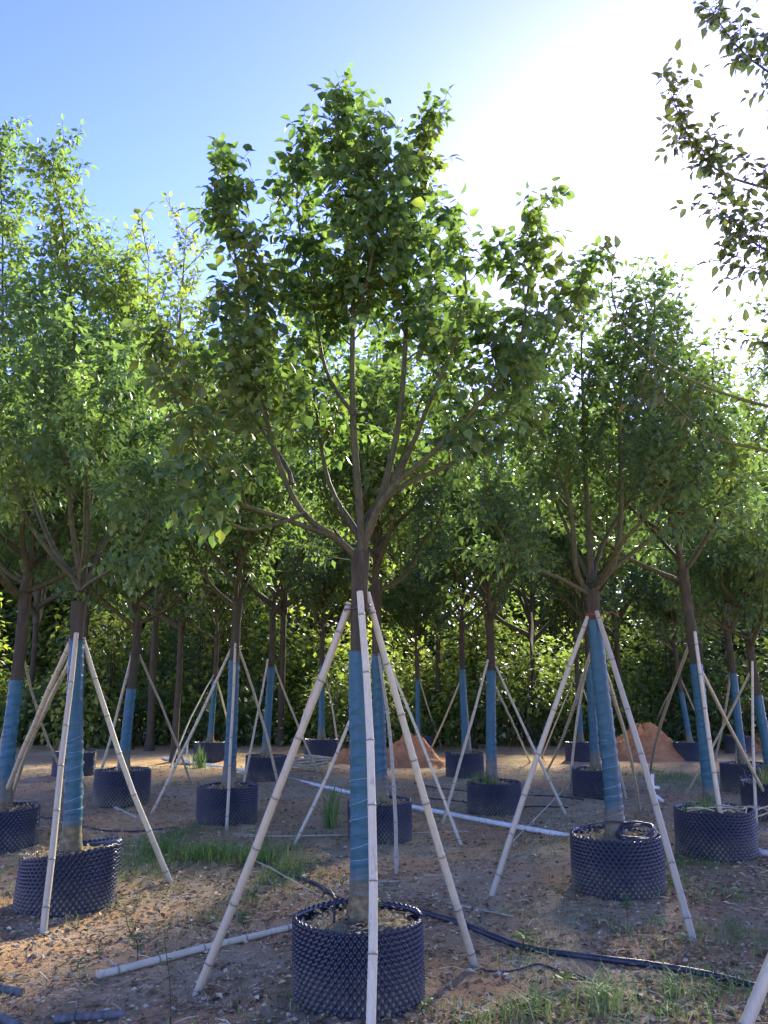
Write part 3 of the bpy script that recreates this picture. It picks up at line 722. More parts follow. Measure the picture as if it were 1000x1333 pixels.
put_tree('off', t, 'near tree reaching leafy branches in from the right edge')
planter('off', 'dimpled planter of the overhanging tree, beyond the right edge', 1)
prop('off', FT(965, 1352), 'thick bamboo prop cutting the bottom right corner', 1.86, .034, .027)
prop('off', around('off', .3, 1.6), 'bamboo prop of the overhanging tree, out of frame to the right', 1.86)

# --- the rows behind: five grown forms, copied
forms = []
for i, (sd, kw, lf, mt) in enumerate([
        (41, dict(fork=2.15, top=5.3, n=11, r=.026, sec=.62, step=.135), dict(size=.10, width=.62), 'leaf_mid'),
        (52, dict(fork=2.3, top=5.6, n=12, r=.026, sec=.58, step=.135, steep=6), dict(size=.10, width=.68), 'leaf_mid'),
        (63, dict(fork=1.95, top=5.2, n=12, r=.028, sec=.62, step=.135, steep=-4, droop=.9), dict(size=.10, width=.66), 'leaf_pale'),
        (74, dict(fork=2.45, top=5.9, n=11, r=.024, sec=.62, step=.135, steep=2), dict(size=.105, width=.66), 'leaf_mid')]):
    rg = np.random.default_rng(sd)
    f, nl = build_tree('form', sd, gen_limbs(sd, **kw), trunk_mesh(kw['fork'], .062, .050, rg), lf, M[mt], wrap=(.07, kw['fork'] - .80))
    forms.append([f, False])
def row_tree(key, form, name, label, rotz, scale=1.0, lean=(0, 0)):
    f = forms[form]
    if not f[1]: r = f[0]; r.name = name; f[1] = True
    else: r = copy_tree(f[0], name)
    put_tree(key, r, label, rotz, scale, lean)
    rr = random.Random(key)
    for ch in r.children:
        if ch.name.startswith('trunk_wrap'): ch.scale.z = .82 + .26 * rr.random()
    return r
row_tree('behind', 1, 'potted_tree', 'tree directly behind the central one, trunk just right of it', .3, 1.18, (R(-1), 0))
row_tree('lean', 3, 'potted_tree', 'right-hand leaning tree whose planter has dry stems on its rim', 1.2, 1.0, (R(-3), 0))
row_tree('edge', 2, 'potted_tree', 'drooping-leaved tree cut by the left edge of the picture', 2.2, 1.25)
row_tree('clump', 0, 'potted_tree', 'dark-trunked tree between the white pipe and the grass patch', .5, 1.15, (R(1), 0))
row_tree('forked', 2, 'potted_tree', 'forked tree at left behind the slant-rimmed planter', 4.0, 1.12, (R(2), 0))
row_tree('mid', 0, 'potted_tree', 'tree in the weedy planter right of centre, middle distance', 2.7, 1.15)
row_tree('hidden', 1, 'potted_tree', 'tree half hidden behind the drooping-leaved tree at left', 1.9, 1.12)
row_tree('slim', 3, 'potted_tree', 'slim blue-wrapped tree left of the central trunk, above the pipe', 3.3, 1.12, (R(1), 0))
row_tree('dim', 1, 'potted_tree', 'distant thin tree just left of the central trunk', 4.4, 1.12)
row_tree('mound', 0, 'potted_tree', 'distant tree rising behind the small red soil heap', 1.4, 1.12, (R(-1), 0))
row_tree('shade', 3, 'potted_tree', 'shaded tree close behind the weedy planter tree, to its left', 5.2, 1.12)
row_tree('second', 1, 'potted_tree', 'tree hidden behind the blue trunk of the fan-limbed tree', .9, 1.1, (R(-1), 0))
row_tree('deep', 0, 'potted_tree', 'far tree left of the fan-limbed tree beside the pointed soil heap', 3.9, 1.1)
row_tree('grove', 1, 'potted_tree', 'tree in the dark planter behind the leaning tree', 2.9, 1.0, (R(-2), 0))
row_tree('grovefar', 3, 'potted_tree', 'farthest tree of the cluster at the right edge', .2, 1.1, (R(-2), 0))
row_tree('dusty', 2, 'potted_tree', 'tree in the brown dusty planter at the right edge', 5.0, 1.0, (R(-3), 0))
row_tree('tiny', 0, 'potted_tree', 'far tree right of the pointed soil heap', 5.5, 1.1, (R(-4), 0))
row_tree('leftfar', 3, 'potted_tree', 'far tree behind the dark-trunked tree, to its left', 1.7, 1.1, (R(1), 0))
for i, (k, lb) in enumerate([
        ('behind', 'planter partly hidden by the central blue trunk'), ('lean', 'glossy blue-black planter at right with dry stems on its rim'),
        ('edge', 'planter cut by the left edge of the picture'), ('clump', 'planter with an upright prop before it, left of centre'),
        ('forked', 'planter behind the slant-rimmed one, right of its trunk'), ('hidden', 'dim planter at far left behind the crossed props'),
        ('slim', 'planter by the white pipe, left of the central trunk'), ('dim', 'dark far planter behind the rope heap'),
        ('mound', 'far planter half hidden by the small red soil heap'), ('mid', 'weedy blue planter right of centre in the middle distance'),
        ('shade', 'dark planter left of the weedy blue one'), ('second', 'planter behind the trunk of the fan-limbed tree'),
        ('deep', 'small far planter left of the pointed soil heap'), ('grove', 'dark planter behind the leaning tree, at right'),
        ('grovefar', 'far planter between props at the right edge'), ('dusty', 'brown dusty planter with dry weeds at the right edge'),
        ('tiny', 'small dark planter beside the pointed soil heap'), ('leftfar', 'small far planter beside the white riser at left')]):
    planter(k, lb, i % 3, 1.0, i * 1.3)

PROPS = [
    ('behind', (383, 1100), 'bamboo prop slanting left from the tree behind the central one', 1.7), ('behind', (516, 1136), 'thin upright bamboo prop before the half hidden planter', 1.75),
    ('behind', (600, 1100), 'bamboo prop nearly parallel to the central right prop, behind it', 1.8),
    ('lean', (948, 1120), 'white bamboo prop before the planter with dry stems', 1.72), ('lean', (846, 1020), 'dark grey bamboo prop left of the leaning tree', 1.68),
    ('lean', (1010, 1060), 'bamboo prop from the leaning tree over the dusty planter', 1.5),
    ('edge', (-14, 1045), 'short visible bamboo prop at the very left edge', 1.75), ('edge', (86, 1012), 'bamboo prop from the left edge tree toward the hidden planter', 1.85),
    ('clump', (295, 1080), 'upright bamboo prop in front of the dark-trunked tree', 1.8), ('clump', (197, 1060), 'bamboo prop slanting left from the dark-trunked tree', 1.75),
    ('clump', (366, 1040), 'bamboo prop slanting right from the dark-trunked tree', 1.82),
    ('forked', (122, 1036), 'bamboo prop left of the forked tree', 1.72), ('forked', (249, 1020), 'bamboo prop right of the forked tree, crossing another', 1.72),
    ('hidden', (72, 990), 'dim bamboo prop of the half hidden left tree', 1.7), ('slim', (318, 1018), 'bamboo prop left of the slim tree', 1.72),
    ('slim', (414, 1006), 'bamboo prop right of the slim tree, over the rope heap', 1.72), ('dim', (441, 985), 'thin far bamboo prop beside the central trunk', 1.65),
    ('dim', (380, 985), 'thin far bamboo prop left of the distant thin tree', 1.65),
    ('mound', (549, 975), 'pale far bamboo prop rising from the small red heap', 1.7), ('mound', (575, 972), 'dark far bamboo prop right of the small red heap', 1.7),
    ('mid', (576, 1072), 'bamboo prop standing left of the weedy planter', 1.72), ('mid', (736, 1060), 'bamboo prop right of the weedy planter tree', 1.7),
    ('mid', (690, 992), 'far bamboo prop behind the weedy planter tree', 1.5), ('shade', (616, 1008), 'upright bamboo prop against the shaded tree', 1.7),
    ('shade', (556, 985), 'leaning dark bamboo prop of the shaded tree', 1.6),
    ('second', (742, 1030), 'bamboo prop left of the planter behind the fan-limbed tree', 1.6), ('second', (815, 1040), 'bamboo prop right of the planter behind the fan-limbed tree', 1.6),
    ('deep', (706, 985), 'far bamboo prop left of the small far planter', 1.6), ('deep', (795, 985), 'far bamboo prop before the pointed soil heap', 1.6),
    ('grove', (925, 1010), 'bamboo prop of the dark planter tree slanting left', 1.6), ('grove', (958, 1010), 'upright bamboo prop before the dark planter at right', 1.65),
    ('grovefar', (935, 975), 'far bamboo prop at right beyond the dark planter', 1.6), ('dusty', (893, 1034), 'bamboo prop of the dusty planter tree slanting far left', 1.55),
    ('dusty', (985, 1072), 'bamboo prop in front of the dusty planter', 1.6),
    ('tiny', (848, 965), 'thin far bamboo prop left of the small dark planter', 1.6), ('tiny', (925, 980), 'thin far bamboo prop right of the small dark planter', 1.6),
    ('leftfar', (222, 1000), 'far bamboo prop left of the white riser', 1.65), ('leftfar', (305, 985), 'far bamboo prop behind the dark trunk', 1.6)]
rg = random.Random(8)
for k, f, lb, h in PROPS:
    prop(k, FT(*f), lb, h, .020 + .006 * rg.random(), .015 + .005 * rg.random())

def ties(key, h):
    base, ln, tr, axis = TREE[key]
    c = base + ln * h if axis is None else base + np.array((np.interp(h, axis[:, 2], axis[:, 0]), np.interp(h, axis[:, 2], axis[:, 1]), h))
    root = [o for o in bpy.data.objects if o.get('category') == 'tree' and (Vector(o.location) - Vector(base)).length < .01][0]
    b = Buf(); th = np.linspace(0, 6.28 * 3.2, 70)
    rr = tr + .014 + .032 * np.clip(np.sin(th * 3 + key.__len__()), 0, 1)
    b.tube(np.stack([rr * np.cos(th), rr * np.sin(th), .012 * th / 6.28 + .01 * np.sin(th * 1.7)], 1), .0032, 5)
    bpy.context.view_layer.update()
    o = obj('wire_tie', b.mesh('wire_tie', M['wire']), root)
    o.matrix_basis = root.matrix_basis.inverted() @ Matrix.Translation(Vector(c))
for k, h in (('main', 1.86), ('left', 1.76), ('behind', 1.74), ('mid', 1.68), ('clump', 1.78), ('lean', 1.64), ('forked', 1.68), ('slim', 1.68)): ties(k, h)

# ------------------------------------------------------------------ woodland behind
wood = []
for i, (sd, top, n) in enumerate([(81, 10.0, 12), (92, 9.0, 12)]):
    rg2 = np.random.default_rng(sd)
    lim = gen_limbs(sd, fork=2.6, top=top, n=n, r=.06, sec=1.3, step=.18, spread=1.35, t0=.15, low_t0=.2)
    for L_ in lim: L_['kw'].update(twig_step=.11, leaf_step=.03, min_r=.006)
    f, nl = build_tree('wood_form', sd, lim, trunk_mesh(2.7, .065, .05, rg2), dict(size=.155, width=.72), M['leaf_far'], wrap=None, tpl=LEAF_S)
    wood.append([f, False])
for i, (px, Y, s, rz, lb) in enumerate([
        (205, 23.5, 1.65, .3, 'dark woodland tree whose crown shows between the left and central trees'), (238, 20.5, 1.32, 3.6, 'dense woodland tree closing the gap left of the central crown'), (50, 26, 1.5, 2.9, 'woodland tree far behind the left edge crowns'),
        (370, 25.2, 1.6, 4.1, 'woodland tree straight behind the central crown'), (570, 26, 1.4, 5.0, 'woodland tree right behind the central trunk, lower'),
        (690, 25.5, 1.25, 1.1, 'woodland tree between the central and fan-limbed crowns'), (800, 25, 1.3, 3.5, 'woodland tree behind the fan-limbed crown'),
        (905, 24.5, 1.4, 2.2, 'yellowing woodland tree behind the right-hand crowns'), (1010, 26, 1.3, .8, 'woodland tree at the right edge behind the dusty planter'),
        (130, 30, 1.7, 5.6, 'farthest woodland tree at left')]):
    f = wood[i % 2]
    if not f[1]: r = f[0]; r.name = 'woodland_tree'; f[1] = True
    else: r = copy_tree(f[0], 'woodland_tree')
    x = (px - 500) / FPX * Y; r.location = (x, Y, gzf(x, Y)); r.rotation_euler = (0, 0, rz); r.scale = (s, s, s)
    tag(r, lb, 'tree', 'woodland trees behind the nursery')

rng = np.random.default_rng(5)
P, D, S, T, Yl = [], [], [], [], []
stems = Buf()
for i in range(270):
    x = -19 + 38 * (i + rng.random()) / 270; row = i % 3
    y = (24.4, 27.0, 40.0)[row] + 2.2 * rng.random(); x *= (1, 1.05, 1.5)[row]
    hm = 1 + 1.5 * float(vnoise(x * .6 + 3, row * 7.3, 44)) + .7 * float(vnoise(x * 1.3, row * 3.1, 45))
    h = (1.9, 4.6, 9.0)[row] * hm * (.55 + .75 * rng.random()); wd = (.6 + .9 * rng.random()) * (1, 1, 1.9)[row]
    dark = 1.0 if x > 2.5 else .35  # left clumps get brighter, yellower tints: sunlight painted into the leaf colour
    n = int((230, 270, 620)[row] * (.8 + h / 4))
    d = nrm(rng.normal(size=(n, 3))); rr = rng.random(n) ** .4
    q = d * rr[:, None] * np.array((wd, wd * .8, h * .55)) + np.array((x, y, h * .52))
    q += .16 * rng.normal(size=q.shape); q[:, 2] = np.maximum(q[:, 2], .05)
    P.append(q); D.append(d * np.array((1, 1, .3)) + np.array((0, 0, -.35)) + .5 * rng.normal(size=d.shape))
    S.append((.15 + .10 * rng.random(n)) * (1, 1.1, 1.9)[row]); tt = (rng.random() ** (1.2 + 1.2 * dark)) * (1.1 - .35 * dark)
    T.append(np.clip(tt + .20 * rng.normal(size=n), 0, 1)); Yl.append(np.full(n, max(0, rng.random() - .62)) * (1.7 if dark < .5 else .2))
    for k in range(3):
        a = rng.normal(size=2) * wd * .3
        stems.tube(np.array([(x, y, -.1), (x + a[0] * .4, y + a[1] * .4, h * .4), (x + a[0], y + a[1], h * .85)]), [.035, .025, .008], 5)
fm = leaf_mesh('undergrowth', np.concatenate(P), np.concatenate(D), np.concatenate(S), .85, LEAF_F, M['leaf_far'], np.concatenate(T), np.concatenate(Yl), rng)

ug = empty('undergrowth'); tag(ug, 'dense leafy undergrowth along the edge of the woodland', 'undergrowth', None, 'stuff')
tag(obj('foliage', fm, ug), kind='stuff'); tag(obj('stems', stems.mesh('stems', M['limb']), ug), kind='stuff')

# ------------------------------------------------------------------ red soil heaps
def heap(px, py, wd, h, label, seed, peak=1.0):
    q = spot(px, py); k, n = 72, 30; b = Buf()
    th = np.arange(k) * 2 * math.pi / k; t = np.linspace(0.02, 1, n)
    X = wd * t[:, None] * np.cos(th); Y = wd * .8 * t[:, None] * np.sin(th)
    Z = h * (.5 + .5 * np.cos(math.pi * t[:, None] ** 1.05)) ** peak * (1 + .25 * vnoise(np.cos(th) * 2 + 3, np.sin(th) * 2 + 3, seed)[None])
    Z = Z + (.30 * vnoise(X * 2.6 + seed, Y * 2.6, seed) + .20 * vnoise(X * 7, Y * 7, seed + 1) + .10 * vnoise(X * 20, Y * 20, seed + 2)) * (1 - t[:, None] * .6) - .06 * t[:, None]
    i = np.arange(n - 1)[:, None]; j = np.arange(k)[None]
    f = np.stack([i * k + j, (i + 1) * k + j, (i + 1) * k + (j + 1) % k, i * k + (j + 1) % k], -1).reshape(-1, 4)
    b.add(np.stack([X, Y, Z], -1).reshape(-1, 3), [f])
    tag(obj('soil_heap', b.mesh('soil_heap', M['redsoil']), None, q), label, 'soil heap', 'heaps of red soil')
heap(838, 986, 1.5, .80, 'pointed orange soil heap behind the fan-limbed tree', 2, 1.15)
heap(533, 993, 1.15, .48, 'small red soil heap right of the central trunk', 4, .9)
heap(455, 992, .6, .28, 'low red soil heap left of the central trunk', 6, .9)
heap(990, 975, .7, .45, 'red soil heap at the right edge between planters', 7, 1.0)

# ------------------------------------------------------------------ pipes, hoses, loose bamboo
def path_obj(name, pix, r, mat, label, cat, group=None, lift=0.0, n=60, k=10, bury=.25):
    pts = [spot(px, py) for px, py in pix]
    P, L = spline(pts, n)
    P[:, 2] = np.array([gzf(a[0], a[1]) for a in P]) + r * (1 - bury) + lift
    P[:, 2] = np.convolve(np.pad(P[:, 2], 3, 'edge'), np.ones(7) / 7, 'valid')
    o0 = P[0].copy()
    return tag(obj(name, Buf().tube(P - o0, r, k).mesh(name, mat), None, o0), label, cat, group)
def straight_pipe(pa, pb, r, label, joints):
    a, b_ = spot(*pa), spot(*pb); a[2] += r * .8; b_[2] += r * .8
    e = empty('white_pipe', a); tag(e, label, 'pipe', 'white irrigation pipes')
    n = 30; t = np.linspace(0, 1, n)[:, None]; P = (b_ - a) * t
    P[:, 2] = np.array([gzf(*(a + p)[:2]) for p in P]) + r * .8 - a[2]; P[:, 2] = np.convolve(np.pad(P[:, 2], 6, 'edge'), np.ones(13) / 13, 'valid')
    obj('barrel', Buf().tube(P, r, 12).mesh('barrel', M['pvc']), e)
    for f in joints:
        c = np.array([np.interp(f, t[:, 0], P[:, i]) for i in range(3)]); d = nrm(P[-1] - P[0]) * .05
        obj('coupling', Buf().tube(np.array([c - d, c - d * .9, c + d * .9, c + d]), [r * 1.05, r * 1.3, r * 1.3, r * 1.05], 12).mesh('coupling', M['pvc']), e)
    return e
straight_pipe((212, 988), (742, 1088), .032, 'long white irrigation pipe crossing the ground behind the central tree', (.22, .61))
straight_pipe((882, 1093), (1030, 1121), .030, 'white pipe lying before the planter with dry stems', (.03,))
q = spot(852, 1045); e = empty('pipe_riser', q); tag(e, 'white pipe riser with valve fittings left of the leaning tree', 'pipe fitting')
obj('riser', Buf().tube(np.array([(0, 0, -.05), (0, 0, .38)]), .018, 10).mesh('riser', M['pvc']), e)
obj('tee', Buf().tube(np.array([(-.09, 0, .22), (.09, 0, .22)]), .026, 10).mesh('tee', M['pvc']), e)
obj('valve', Buf().tube(np.array([(.02, -.02, .1), (.12, -.06, .02)]), .03, 10).mesh('valve', M['pvc']), e)
obj('cap', Buf().tube(np.array([(0, 0, .37), (0, 0, .42)]), .025, 10).mesh('cap', M['pvc']), e)
q = spot(243, 992); e = empty('pipe_riser', q); tag(e, 'short white riser on the pipe at left', 'pipe fitting')
obj('riser', Buf().tube(np.array([(0, 0, -.05), (0, 0, .40)]), .017, 8).mesh('riser', M['pvc']), e)
obj('cap', Buf().tube(np.array([(0, 0, .39), (0, 0, .45)]), .028, 8).mesh('cap', M['pvc']), e)

path_obj('irrigation_hose', [(545, 1188), (600, 1205), (650, 1226), (720, 1243), (790, 1253), (860, 1262), (930, 1274), (990, 1290), (1050, 1310)], .023, M['hose'], 'thick black hose winding from the nearest planter to the right', 'hose')
path_obj('irrigation_hose', [(330, 1118), (370, 1138), (405, 1150), (440, 1172)], .016, M['hose'], 'black hose running into the back of the nearest planter', 'hose', bury=.1)
path_obj('drip_line', [(620, 1262), (660, 1266), (700, 1256), (740, 1268), (775, 1278)], .007, M['hose'], 'thin dark drip line curling beside the right foreground prop', 'hose')
path_obj('drip_line', [(20, 1055), (75, 1068), (140, 1082), (230, 1078)], .010, M['hose'], 'dark drip line behind the slant-rimmed planter', 'hose')
path_obj('drip_line', [(540, 1020), (600, 1030), (690, 1036), (760, 1042)], .012, M['hose'], 'dark drip line passing behind the weedy planter', 'hose')
path_obj('drip_line', [(560, 1040), (640, 1048), (740, 1052)], .011, M['hose'], 'dark drip line in front of the weedy planter', 'hose')
def lying(pa, pb, r0, r1, label, mat=None, bow=.006, lift=0.0, lb=0.0):
    a, b_ = spot(*pa), spot(*pb); a[2] += r0 * .8 + lift; b_[2] += r1 * .8 + lb
    return pole(a, b_, r0, r1, label, 'loose_bamboo', 'bamboo pole', 'loose bamboo on the ground', mat, bow)
lying((126, 1274), (386, 1208), .026, .022, 'bamboo pole lying on soil against the nearest planter')
lying((125, 1040), (177, 1064), .022, .02, 'short pale bamboo lying behind the slant-rimmed planter')
lying((478, 1150), (1040, 1139), .010, .008, 'long thin cane lying straight across the right side', bow=.002)
lying((40, 1077), (330, 1088), .012, .010, 'thin cane lying behind the grass patch at left', bow=.004)
lying((310, 1090), (610, 1083), .010, .009, 'thin cane lying behind the central trunk', bow=.004)
lying((484, 1150), (668, 1194), .011, .008, 'thin cane slanting on the soil right of the nearest planter', bow=.01)
lying((668, 1096), (754, 1004), .009, .006, 'pale curved stick propped up left of the hose coil planter', M['straw'], .05, lb=.05)
lying((328, 1122), (420, 1170), .008, .007, 'pale stick lying left of the nearest planter', M['straw'], .02, lift=.02)
lying((-30, 1286), (28, 1297), .024, .024, 'blackened bamboo stub at the left edge', M['oldbamboo'])
lying((-30, 1316), (24, 1342), .028, .026, 'blackened bamboo stub in the bottom left corner', M['oldbamboo'])
lying((70, 1333), (162, 1324), .024, .022, 'weathered grey bamboo piece at the bottom edge, left', M['oldbamboo'])
lying((840, 1148), (1010, 1164), .006, .005, 'thin pale twig lying right of the hose coil planter', M['straw'], .01)
lying((60, 1050), (150, 1030), .008, .006, 'thin pale cane lying behind the left planter', M['straw'], .02)
# coil of hose on the right planter
q = np.array(PP['right']); z = soil_z('right')
th = np.linspace(0, 6.28 * 4.3, 150)
rr = .145 + .018 * np.sin(th * .7) + .012 * np.sin(th * 2.3)
P = np.stack([rr * np.cos(th), rr * .85 * np.sin(th), .02 + .045 * (1 + np.sin(th + .6)) + .008 * th / 6.28 + .006 * np.sin(th * 3.1)], 1)
P = np.vstack([P, P[-1] + np.array([(-.1, -.02, .01), (-.24, .03, .0), (-.34, .0, -.02)]) ])
tag(obj('hose_coil', Buf().tube(P, .009, 7).mesh('hose_coil', M['hose']), None, (q[0] + .13, q[1] - .19, z + .0)), 'coil of thin black hose resting on planter soil', 'hose')
# dripper stake in the nearest planter
q = np.array(PP['main']); z = soil_z('main')
e = empty('drip_stake', (q[0] - .15, q[1] - .10, z)); tag(e, 'black drip stake stuck in the nearest planter soil', 'drip stake')
obj('spike', Buf().tube(np.array([(0, 0, -.05), (.005, 0, .13), (.01, 0, .15)]), [.007, .009, .012], 7).mesh('spike', M['hose']), e)
obj('feed_tube', Buf().tube(spline([(.01, 0, .14), (-.02, .05, .17), (-.06, .2, .14), (-.1, .42, .05)], 14)[0], .006, 6).mesh('feed_tube', M['hose']), e)
# rope heap by the pipe
q = spot(398, 1003); b = Buf()
rg2 = np.random.default_rng(12)
for i in range(5):
    th = np.linspace(0, 6.28, 30) + i
    b.tube(np.stack([(.32 + .08 * i * .5) * np.cos(th) + .1 * rg2.normal(), (.16 + .02 * i) * np.sin(th), .04 + .05 * i + .03 * np.sin(th * 2 + i)], 1), .022, 6)
tag(obj('rope_heap', b.mesh('rope_heap', M['straw']), None, q), 'heap of tan rope on the ground left of the central trunk', 'rope')
# pale strip hanging from a branch
a = at_y(692, 797, 12.0); P = a + np.array([(0, 0, 0), (.01, 0, -.2), (-.01, .01, -.4), (.005, 0, -.62)])
tag(obj('hanging_strip', Buf().tube(P - a, [.012, .02, .022, .012], 6).mesh('hanging_strip', M['straw']), None, a), 'pale bark strip hanging from a branch left of the fan-limbed tree', 'strip')

# ------------------------------------------------------------------ weeds
def blade_set(n, rng, h, spread, w, lean=.5, base=(0, 0, 0)):
    """arching blades: returns V, quads, tint"""
    b0 = np.array(base) + np.stack([spread * rng.normal(size=n), spread * rng.normal(size=n), np.zeros(n)], 1)
    return blades_at(b0, rng, h, w, lean)
def blades_at(b0, rng, h, w, lean):
    n = len(b0); az = rng.random(n) * 6.28; hh = h * (.45 + .75 * rng.random(n)); ln = lean * (.4 + rng.random(n))
    o = np.stack([np.cos(az), np.sin(az), 0 * az], 1); s = np.stack([-np.sin(az), np.cos(az), 0 * az], 1) * (w * (.6 + .6 * rng.random(n)))[:, None]
    up = np.array((0, 0, 1.0))
    p1 = b0 + o * (hh * ln * .25)[:, None] + up * (hh * .55)[:, None]
    p2 = b0 + o * (hh * ln)[:, None] + up * (hh * (1 - .3 * ln))[:, None]
    V = np.stack([b0 - s * .7, b0 + s * .7, p1 + s, p1 - s, p2], 1)
    off = (np.arange(n) * 5)[:, None]
    return V.reshape(-1, 3), [np.array([[0, 1, 2, 3]]) + off, np.array([[3, 2, 4]]) + off], n
def grass_obj(name, b0, rng, h, w, lean, label=None, tint=(.2, .3), loc=(0, 0, 0), cat=None, kind=None, group=None, parent=None):
    V, polys, n = blades_at(b0, rng, h, w, lean)
    t = np.clip(tint[0] + tint[1] * rng.normal(size=n), 0, 1)
    me = mesh_from(name, V, polys, M['grass'], False, {'tint': np.repeat(t, 5), 'yellow': np.zeros(n * 5)})
    return tag(obj(name, me, parent, loc), label, cat, group, kind)
rng = np.random.default_rng(77)
cand = np.stack([rng.uniform(-5, 6, 600000), np.exp(rng.uniform(math.log(4.0), math.log(18), 600000))], 1)
dens = gaussians(cand[:, 0], cand[:, 1], GRASSY)
cl = np.clip(.25 + 1.6 * vnoise(cand[:, 0] * 2.1, cand[:, 1] * 2.1, 21) + 1.3 * vnoise(cand[:, 0] * 7, cand[:, 1] * 7, 22), 0, 1)
cand = cand[rng.random(len(cand)) < (dens * 1.0 + .03) * cl]
b0 = np.column_stack([cand, gz(cand[:, 0], cand[:, 1]) - .005])

grass_obj('ground_grass', b0, rng, .11, .0032, .9, 'thin green grass and weeds growing over the soil', (.35, .3), kind='stuff', cat='grass')
def clump(px, py, n, h, spread, w, lean, label, tint=(.3, .2), name='grass_clump', cat='grass'):
    q = spot(px, py); r = np.random.default_rng(int(px + py))
    b = np.stack([spread * r.normal(size=n), spread * r.normal(size=n), np.full(n, -.01)], 1)
    return grass_obj(name, b, r, h, w, lean, label, tint, q, cat, None, 'single weed clumps')
clump(432, 1078, 60, .55, .05, .008, .3, 'tall upright grass clump left of the central blue trunk', (.35, .2))
clump(268, 1118, 260, .24, .13, .005, .8, 'lush green grass clump between prop and slant-rimmed planter', (.25, .2))
clump(335, 1122, 220, .25, .12, .005, .9, 'bright green grass clump by the central left prop', (.35, .2))
clump(205, 1112, 170, .24, .12, .005, .8, 'grass clump touching the slant-rimmed planter', (.25, .2))
clump(790, 1312, 90, .24, .09, .004, .9, 'arching pale green grass tuft in the bottom right foreground', (.55, .2))
clump(700, 1325, 45, .2, .06, .004, .9, 'sparse grass tuft at the bottom, right of the nearest planter', (.6, .2))
clump(880, 1300, 45, .18, .06, .004, .9, 'grass tuft just below the thick black hose at right', (.6, .25))
clump(258, 1000, 70, .5, .08, .009, .3, 'tall weed tuft by the white riser at left', (.45, .2))
for key, n, h, lb in (('mid', 60, .22, 'weed tuft growing in the weedy blue planter'), ('dusty', 60, .34, 'dry weed tuft in the dusty planter'), ('lean', 50, .2, 'weed tuft in the planter with dry stems')):
    q = np.array(PP[key]); r = np.random.default_rng(n + len(lb))
    b = np.stack([-.15 + .1 * r.normal(size=n), -.14 + .06 * r.normal(size=n), np.zeros(n)], 1)
    grass_obj('grass_clump', b, r, h, .006, .8, lb, (.75 if key == 'dusty' else .4, .2), (q[0], q[1], soil_z(key)), 'grass', None, 'single weed clumps')
def weed(px, py, h, nleaf, size, width, label, tint, yel, seed, lift=.3, z=None):
    q = spot(px, py) if z is None else np.array(z)
    r = np.random.default_rng(seed); e = empty('weed', q); tag(e, label, 'weed', 'broad-leaved weeds')
    P, _ = spline([(0, 0, -.02), (.02 * r.normal(), .02 * r.normal(), h * .5), (.04 * r.normal(), .04 * r.normal(), h)], 8)
    obj('stem', Buf().tube(P, np.linspace(.005, .002, 8), 5).mesh('stem', M['limb']), e)
    me_t = leaf_proto(tint, yel, width)
    for i in range(nleaf):
        az = i * GA + r.random() * .5; f = .45 + .55 * (i + .5) / nleaf
        p = np.array([np.interp(f, np.linspace(0, 1, 8), P[:, j]) for j in range(3)])
        d = np.array([[math.cos(az), math.sin(az), lift * (r.random() + .3)]])
        X, Y, Z = leaf_frames(d, r, .15); o = obj('leaf', me_t, e)
        mt = Matrix(((*X[0],), (*Y[0],), (*Z[0],))).transposed()
        o.matrix_basis = Matrix.LocRotScale(Vector(p), mt.to_quaternion(), Vector((size * (.7 + .5 * r.random()),) * 3))
    return e
PROTO = {}
def leaf_proto(t, y, wd):
    if (t, y, wd) not in PROTO:
        nv = len(LEAF['V'])
        PROTO[(t, y, wd)] = mesh_from('leaf', LEAF['V'] * np.array((1, wd, 1)), [LEAF['T'], LEAF['Q']], M['leaf_pale'], False, {'tint': np.full(nv, t), 'yellow': np.full(nv, y)})
    return PROTO[(t, y, wd)]
weed(681, 1240, .13, 9, .12, .45, 'bright green star-leaved weed behind the thick hose', .9, .1, 1)
weed(733, 1280, .06, 8, .085, .8, 'yellow-green low weed in front of the thick hose', 1.0, .6, 2)
weed(775, 1298, .07, 6, .06, .8, 'small pale weed right of the yellow-green one', 1.0, .3, 3)
weed(690, 1312, .05, 6, .05, .8, 'tiny yellow-green weed at the bottom right of the nearest planter', 1.0, .5, 4)
weed(818, 1196, .17, 26, .05, .6, 'small bushy weed at the foot of the hose coil planter', .5, 0, 5)
weed(732, 1178, .14, 16, .05, .6, 'small weed left of the hose coil planter', .5, 0, 6)
weed(752, 1174, .12, 14, .045, .6, 'second small weed left of the hose coil planter, closer to it', .5, 0, 16)
weed(178, 1258, .20, 14, .07, .5, 'seedling with green leaves on the sandy soil at left', .6, 0, 7)
weed(172, 1215, .16, 8, .05, .5, 'small seedling near the slant-rimmed planter', .5, 0, 8)
weed(222, 1335, .42, 9, .05, .5, 'tall thin dark-stemmed seedling at the bottom left', .4, 0, 9)
weed(320, 1210, .12, 14, .06, .6, 'leafy weed beside the central left prop', .6, 0, 10)
weed(328, 1182, .16, 18, .06, .6, 'leafy weed at the edge of the grass patch', .6, 0, 11)
weed(100, 1262, .06, 7, .04, .6, 'tiny weed on bare soil at far left', .5, 0, 12)
weed(378, 1255, .07, 9, .05, .6, 'tiny weed left of the nearest planter', .6, .2, 13)
weed(862, 1228, .06, 8, .05, .6, 'tiny weed left of the prop foot at right', .7, .2, 14)
weed(555, 1322, .08, 10, .045, .6, 'tiny weed at the right foot of the nearest planter', .6, .2, 15)
q = np.array(PP['main']); weed(0, 0, .10, 24, .05, .6, 'grey-green weed growing in the nearest planter soil', .3, 0, 17, z=(q[0] + .09, q[1] + .1, soil_z('main')))

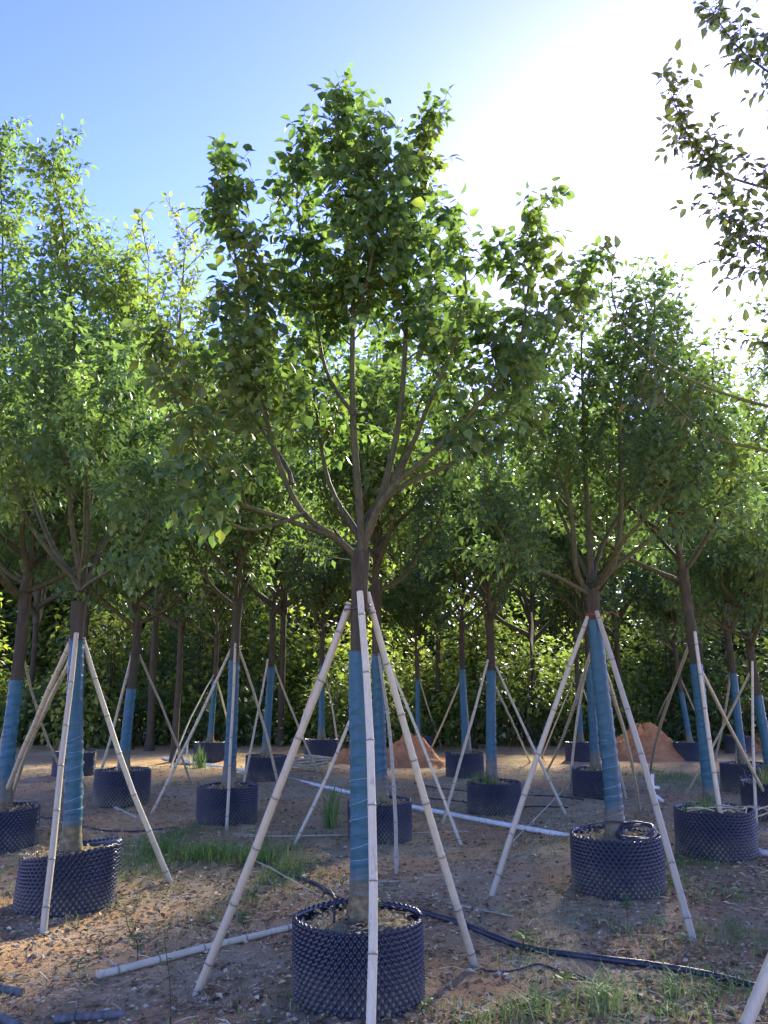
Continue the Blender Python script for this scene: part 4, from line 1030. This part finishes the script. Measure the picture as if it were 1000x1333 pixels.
# ------------------------------------------------------------------ litter, twigs, clods
rng = np.random.default_rng(9)
def scatter(n, y0=4.0, y1=20):
    y = np.exp(rng.uniform(math.log(y0), math.log(y1), n)); x = rng.uniform(-.56, .56, n) * y
    return x, y
x, y = scatter(60000); cl = .38 + 1.5 * vnoise(x * 1.1, y * 1.1, 31) + 1.0 * vnoise(x * 5, y * 5, 32); k = rng.random(len(x)) < np.clip(cl, .1, 1)
x, y = x[k], y[k]; n = len(x)
d = np.stack([rng.normal(size=n), rng.normal(size=n), .25 * rng.normal(size=n)], 1)
lm = leaf_mesh('leaf_litter', np.stack([x, y, gz(x, y) + .008 + .008 * rng.random(n)], 1), d, .020 + .055 * rng.random(n) ** 2.5, .6, LEAF_F, M['litter'], rng.random(n) ** 2.1, np.zeros(n), rng)
tag(obj('leaf_litter', lm), 'small brown dead leaves scattered on the soil', 'leaf litter', None, 'stuff')
b = Buf(); x, y = scatter(4500); zz = gz(x, y)
for i in range(len(x)):
    a = rng.random() * 6.28; L = .04 + .22 * rng.random() ** 2; dx, dy = math.cos(a) * L, math.sin(a) * L
    b.tube(np.array([(x[i], y[i], zz[i] + .006), (x[i] + dx * .5 + .01 * rng.normal(), y[i] + dy * .5, zz[i] + .012 + .015 * rng.random()), (x[i] + dx, y[i] + dy, zz[i] + .006)]), .0015 + .002 * rng.random(), 3, cap=False, a=rng.random())
tm = b.mesh('twigs', M['litter'], False, 'tint'); tag(obj('twigs', tm), 'dry straw and twigs strewn over the soil', 'twigs', None, 'stuff')
x, y = scatter(18000, 4.0, 16); n = len(x)
oc = np.array([(1, 0, 0), (-1, 0, 0), (0, 1, 0), (0, -1, 0), (0, 0, 1), (0, 0, -1)], float)
of = np.array([(0, 2, 4), (2, 1, 4), (1, 3, 4), (3, 0, 4), (2, 0, 5), (1, 2, 5), (3, 1, 5), (0, 3, 5)])
s = .006 + .020 * rng.random(n) ** 3
V = np.stack([x, y, gz(x, y) + s * .2], 1)[:, None] + s[:, None, None] * oc[None] * (.6 + .7 * rng.random((n, 6, 1))) * np.array((1, 1, .7))
cm = mesh_from('clods', V.reshape(-1, 3), [(of[None] + (np.arange(n) * 6)[:, None, None]).reshape(-1, 3)], M['clod'], False, {'tint': np.repeat(rng.random(n), 6)})
tag(obj('clods', cm), 'small soil clods and pebbles on the ground', 'clods', None, 'stuff')
# dry straw and stems lying on the leaning tree's planter
q = np.array(PP['lean']); b = Buf(); r = np.random.default_rng(6)
for i in range(12):
    a = r.random() * 6.28; p = np.array((.22 * r.normal(), -.2 + .1 * r.normal(), .03 + .02 * r.random())); dd = np.array((math.cos(a), math.sin(a) * .5, .15 * r.normal())) * (.1 + .15 * r.random())
    b.tube(np.array([p - dd, p + np.array((0, 0, .02)), p + dd]), .008, 5)
tag(obj('dry_stems', b.mesh('dry_stems', M['straw']), None, (q[0], q[1], soil_z('lean'))), 'pale dry stems heaped on the planter of the leaning tree', 'stems')
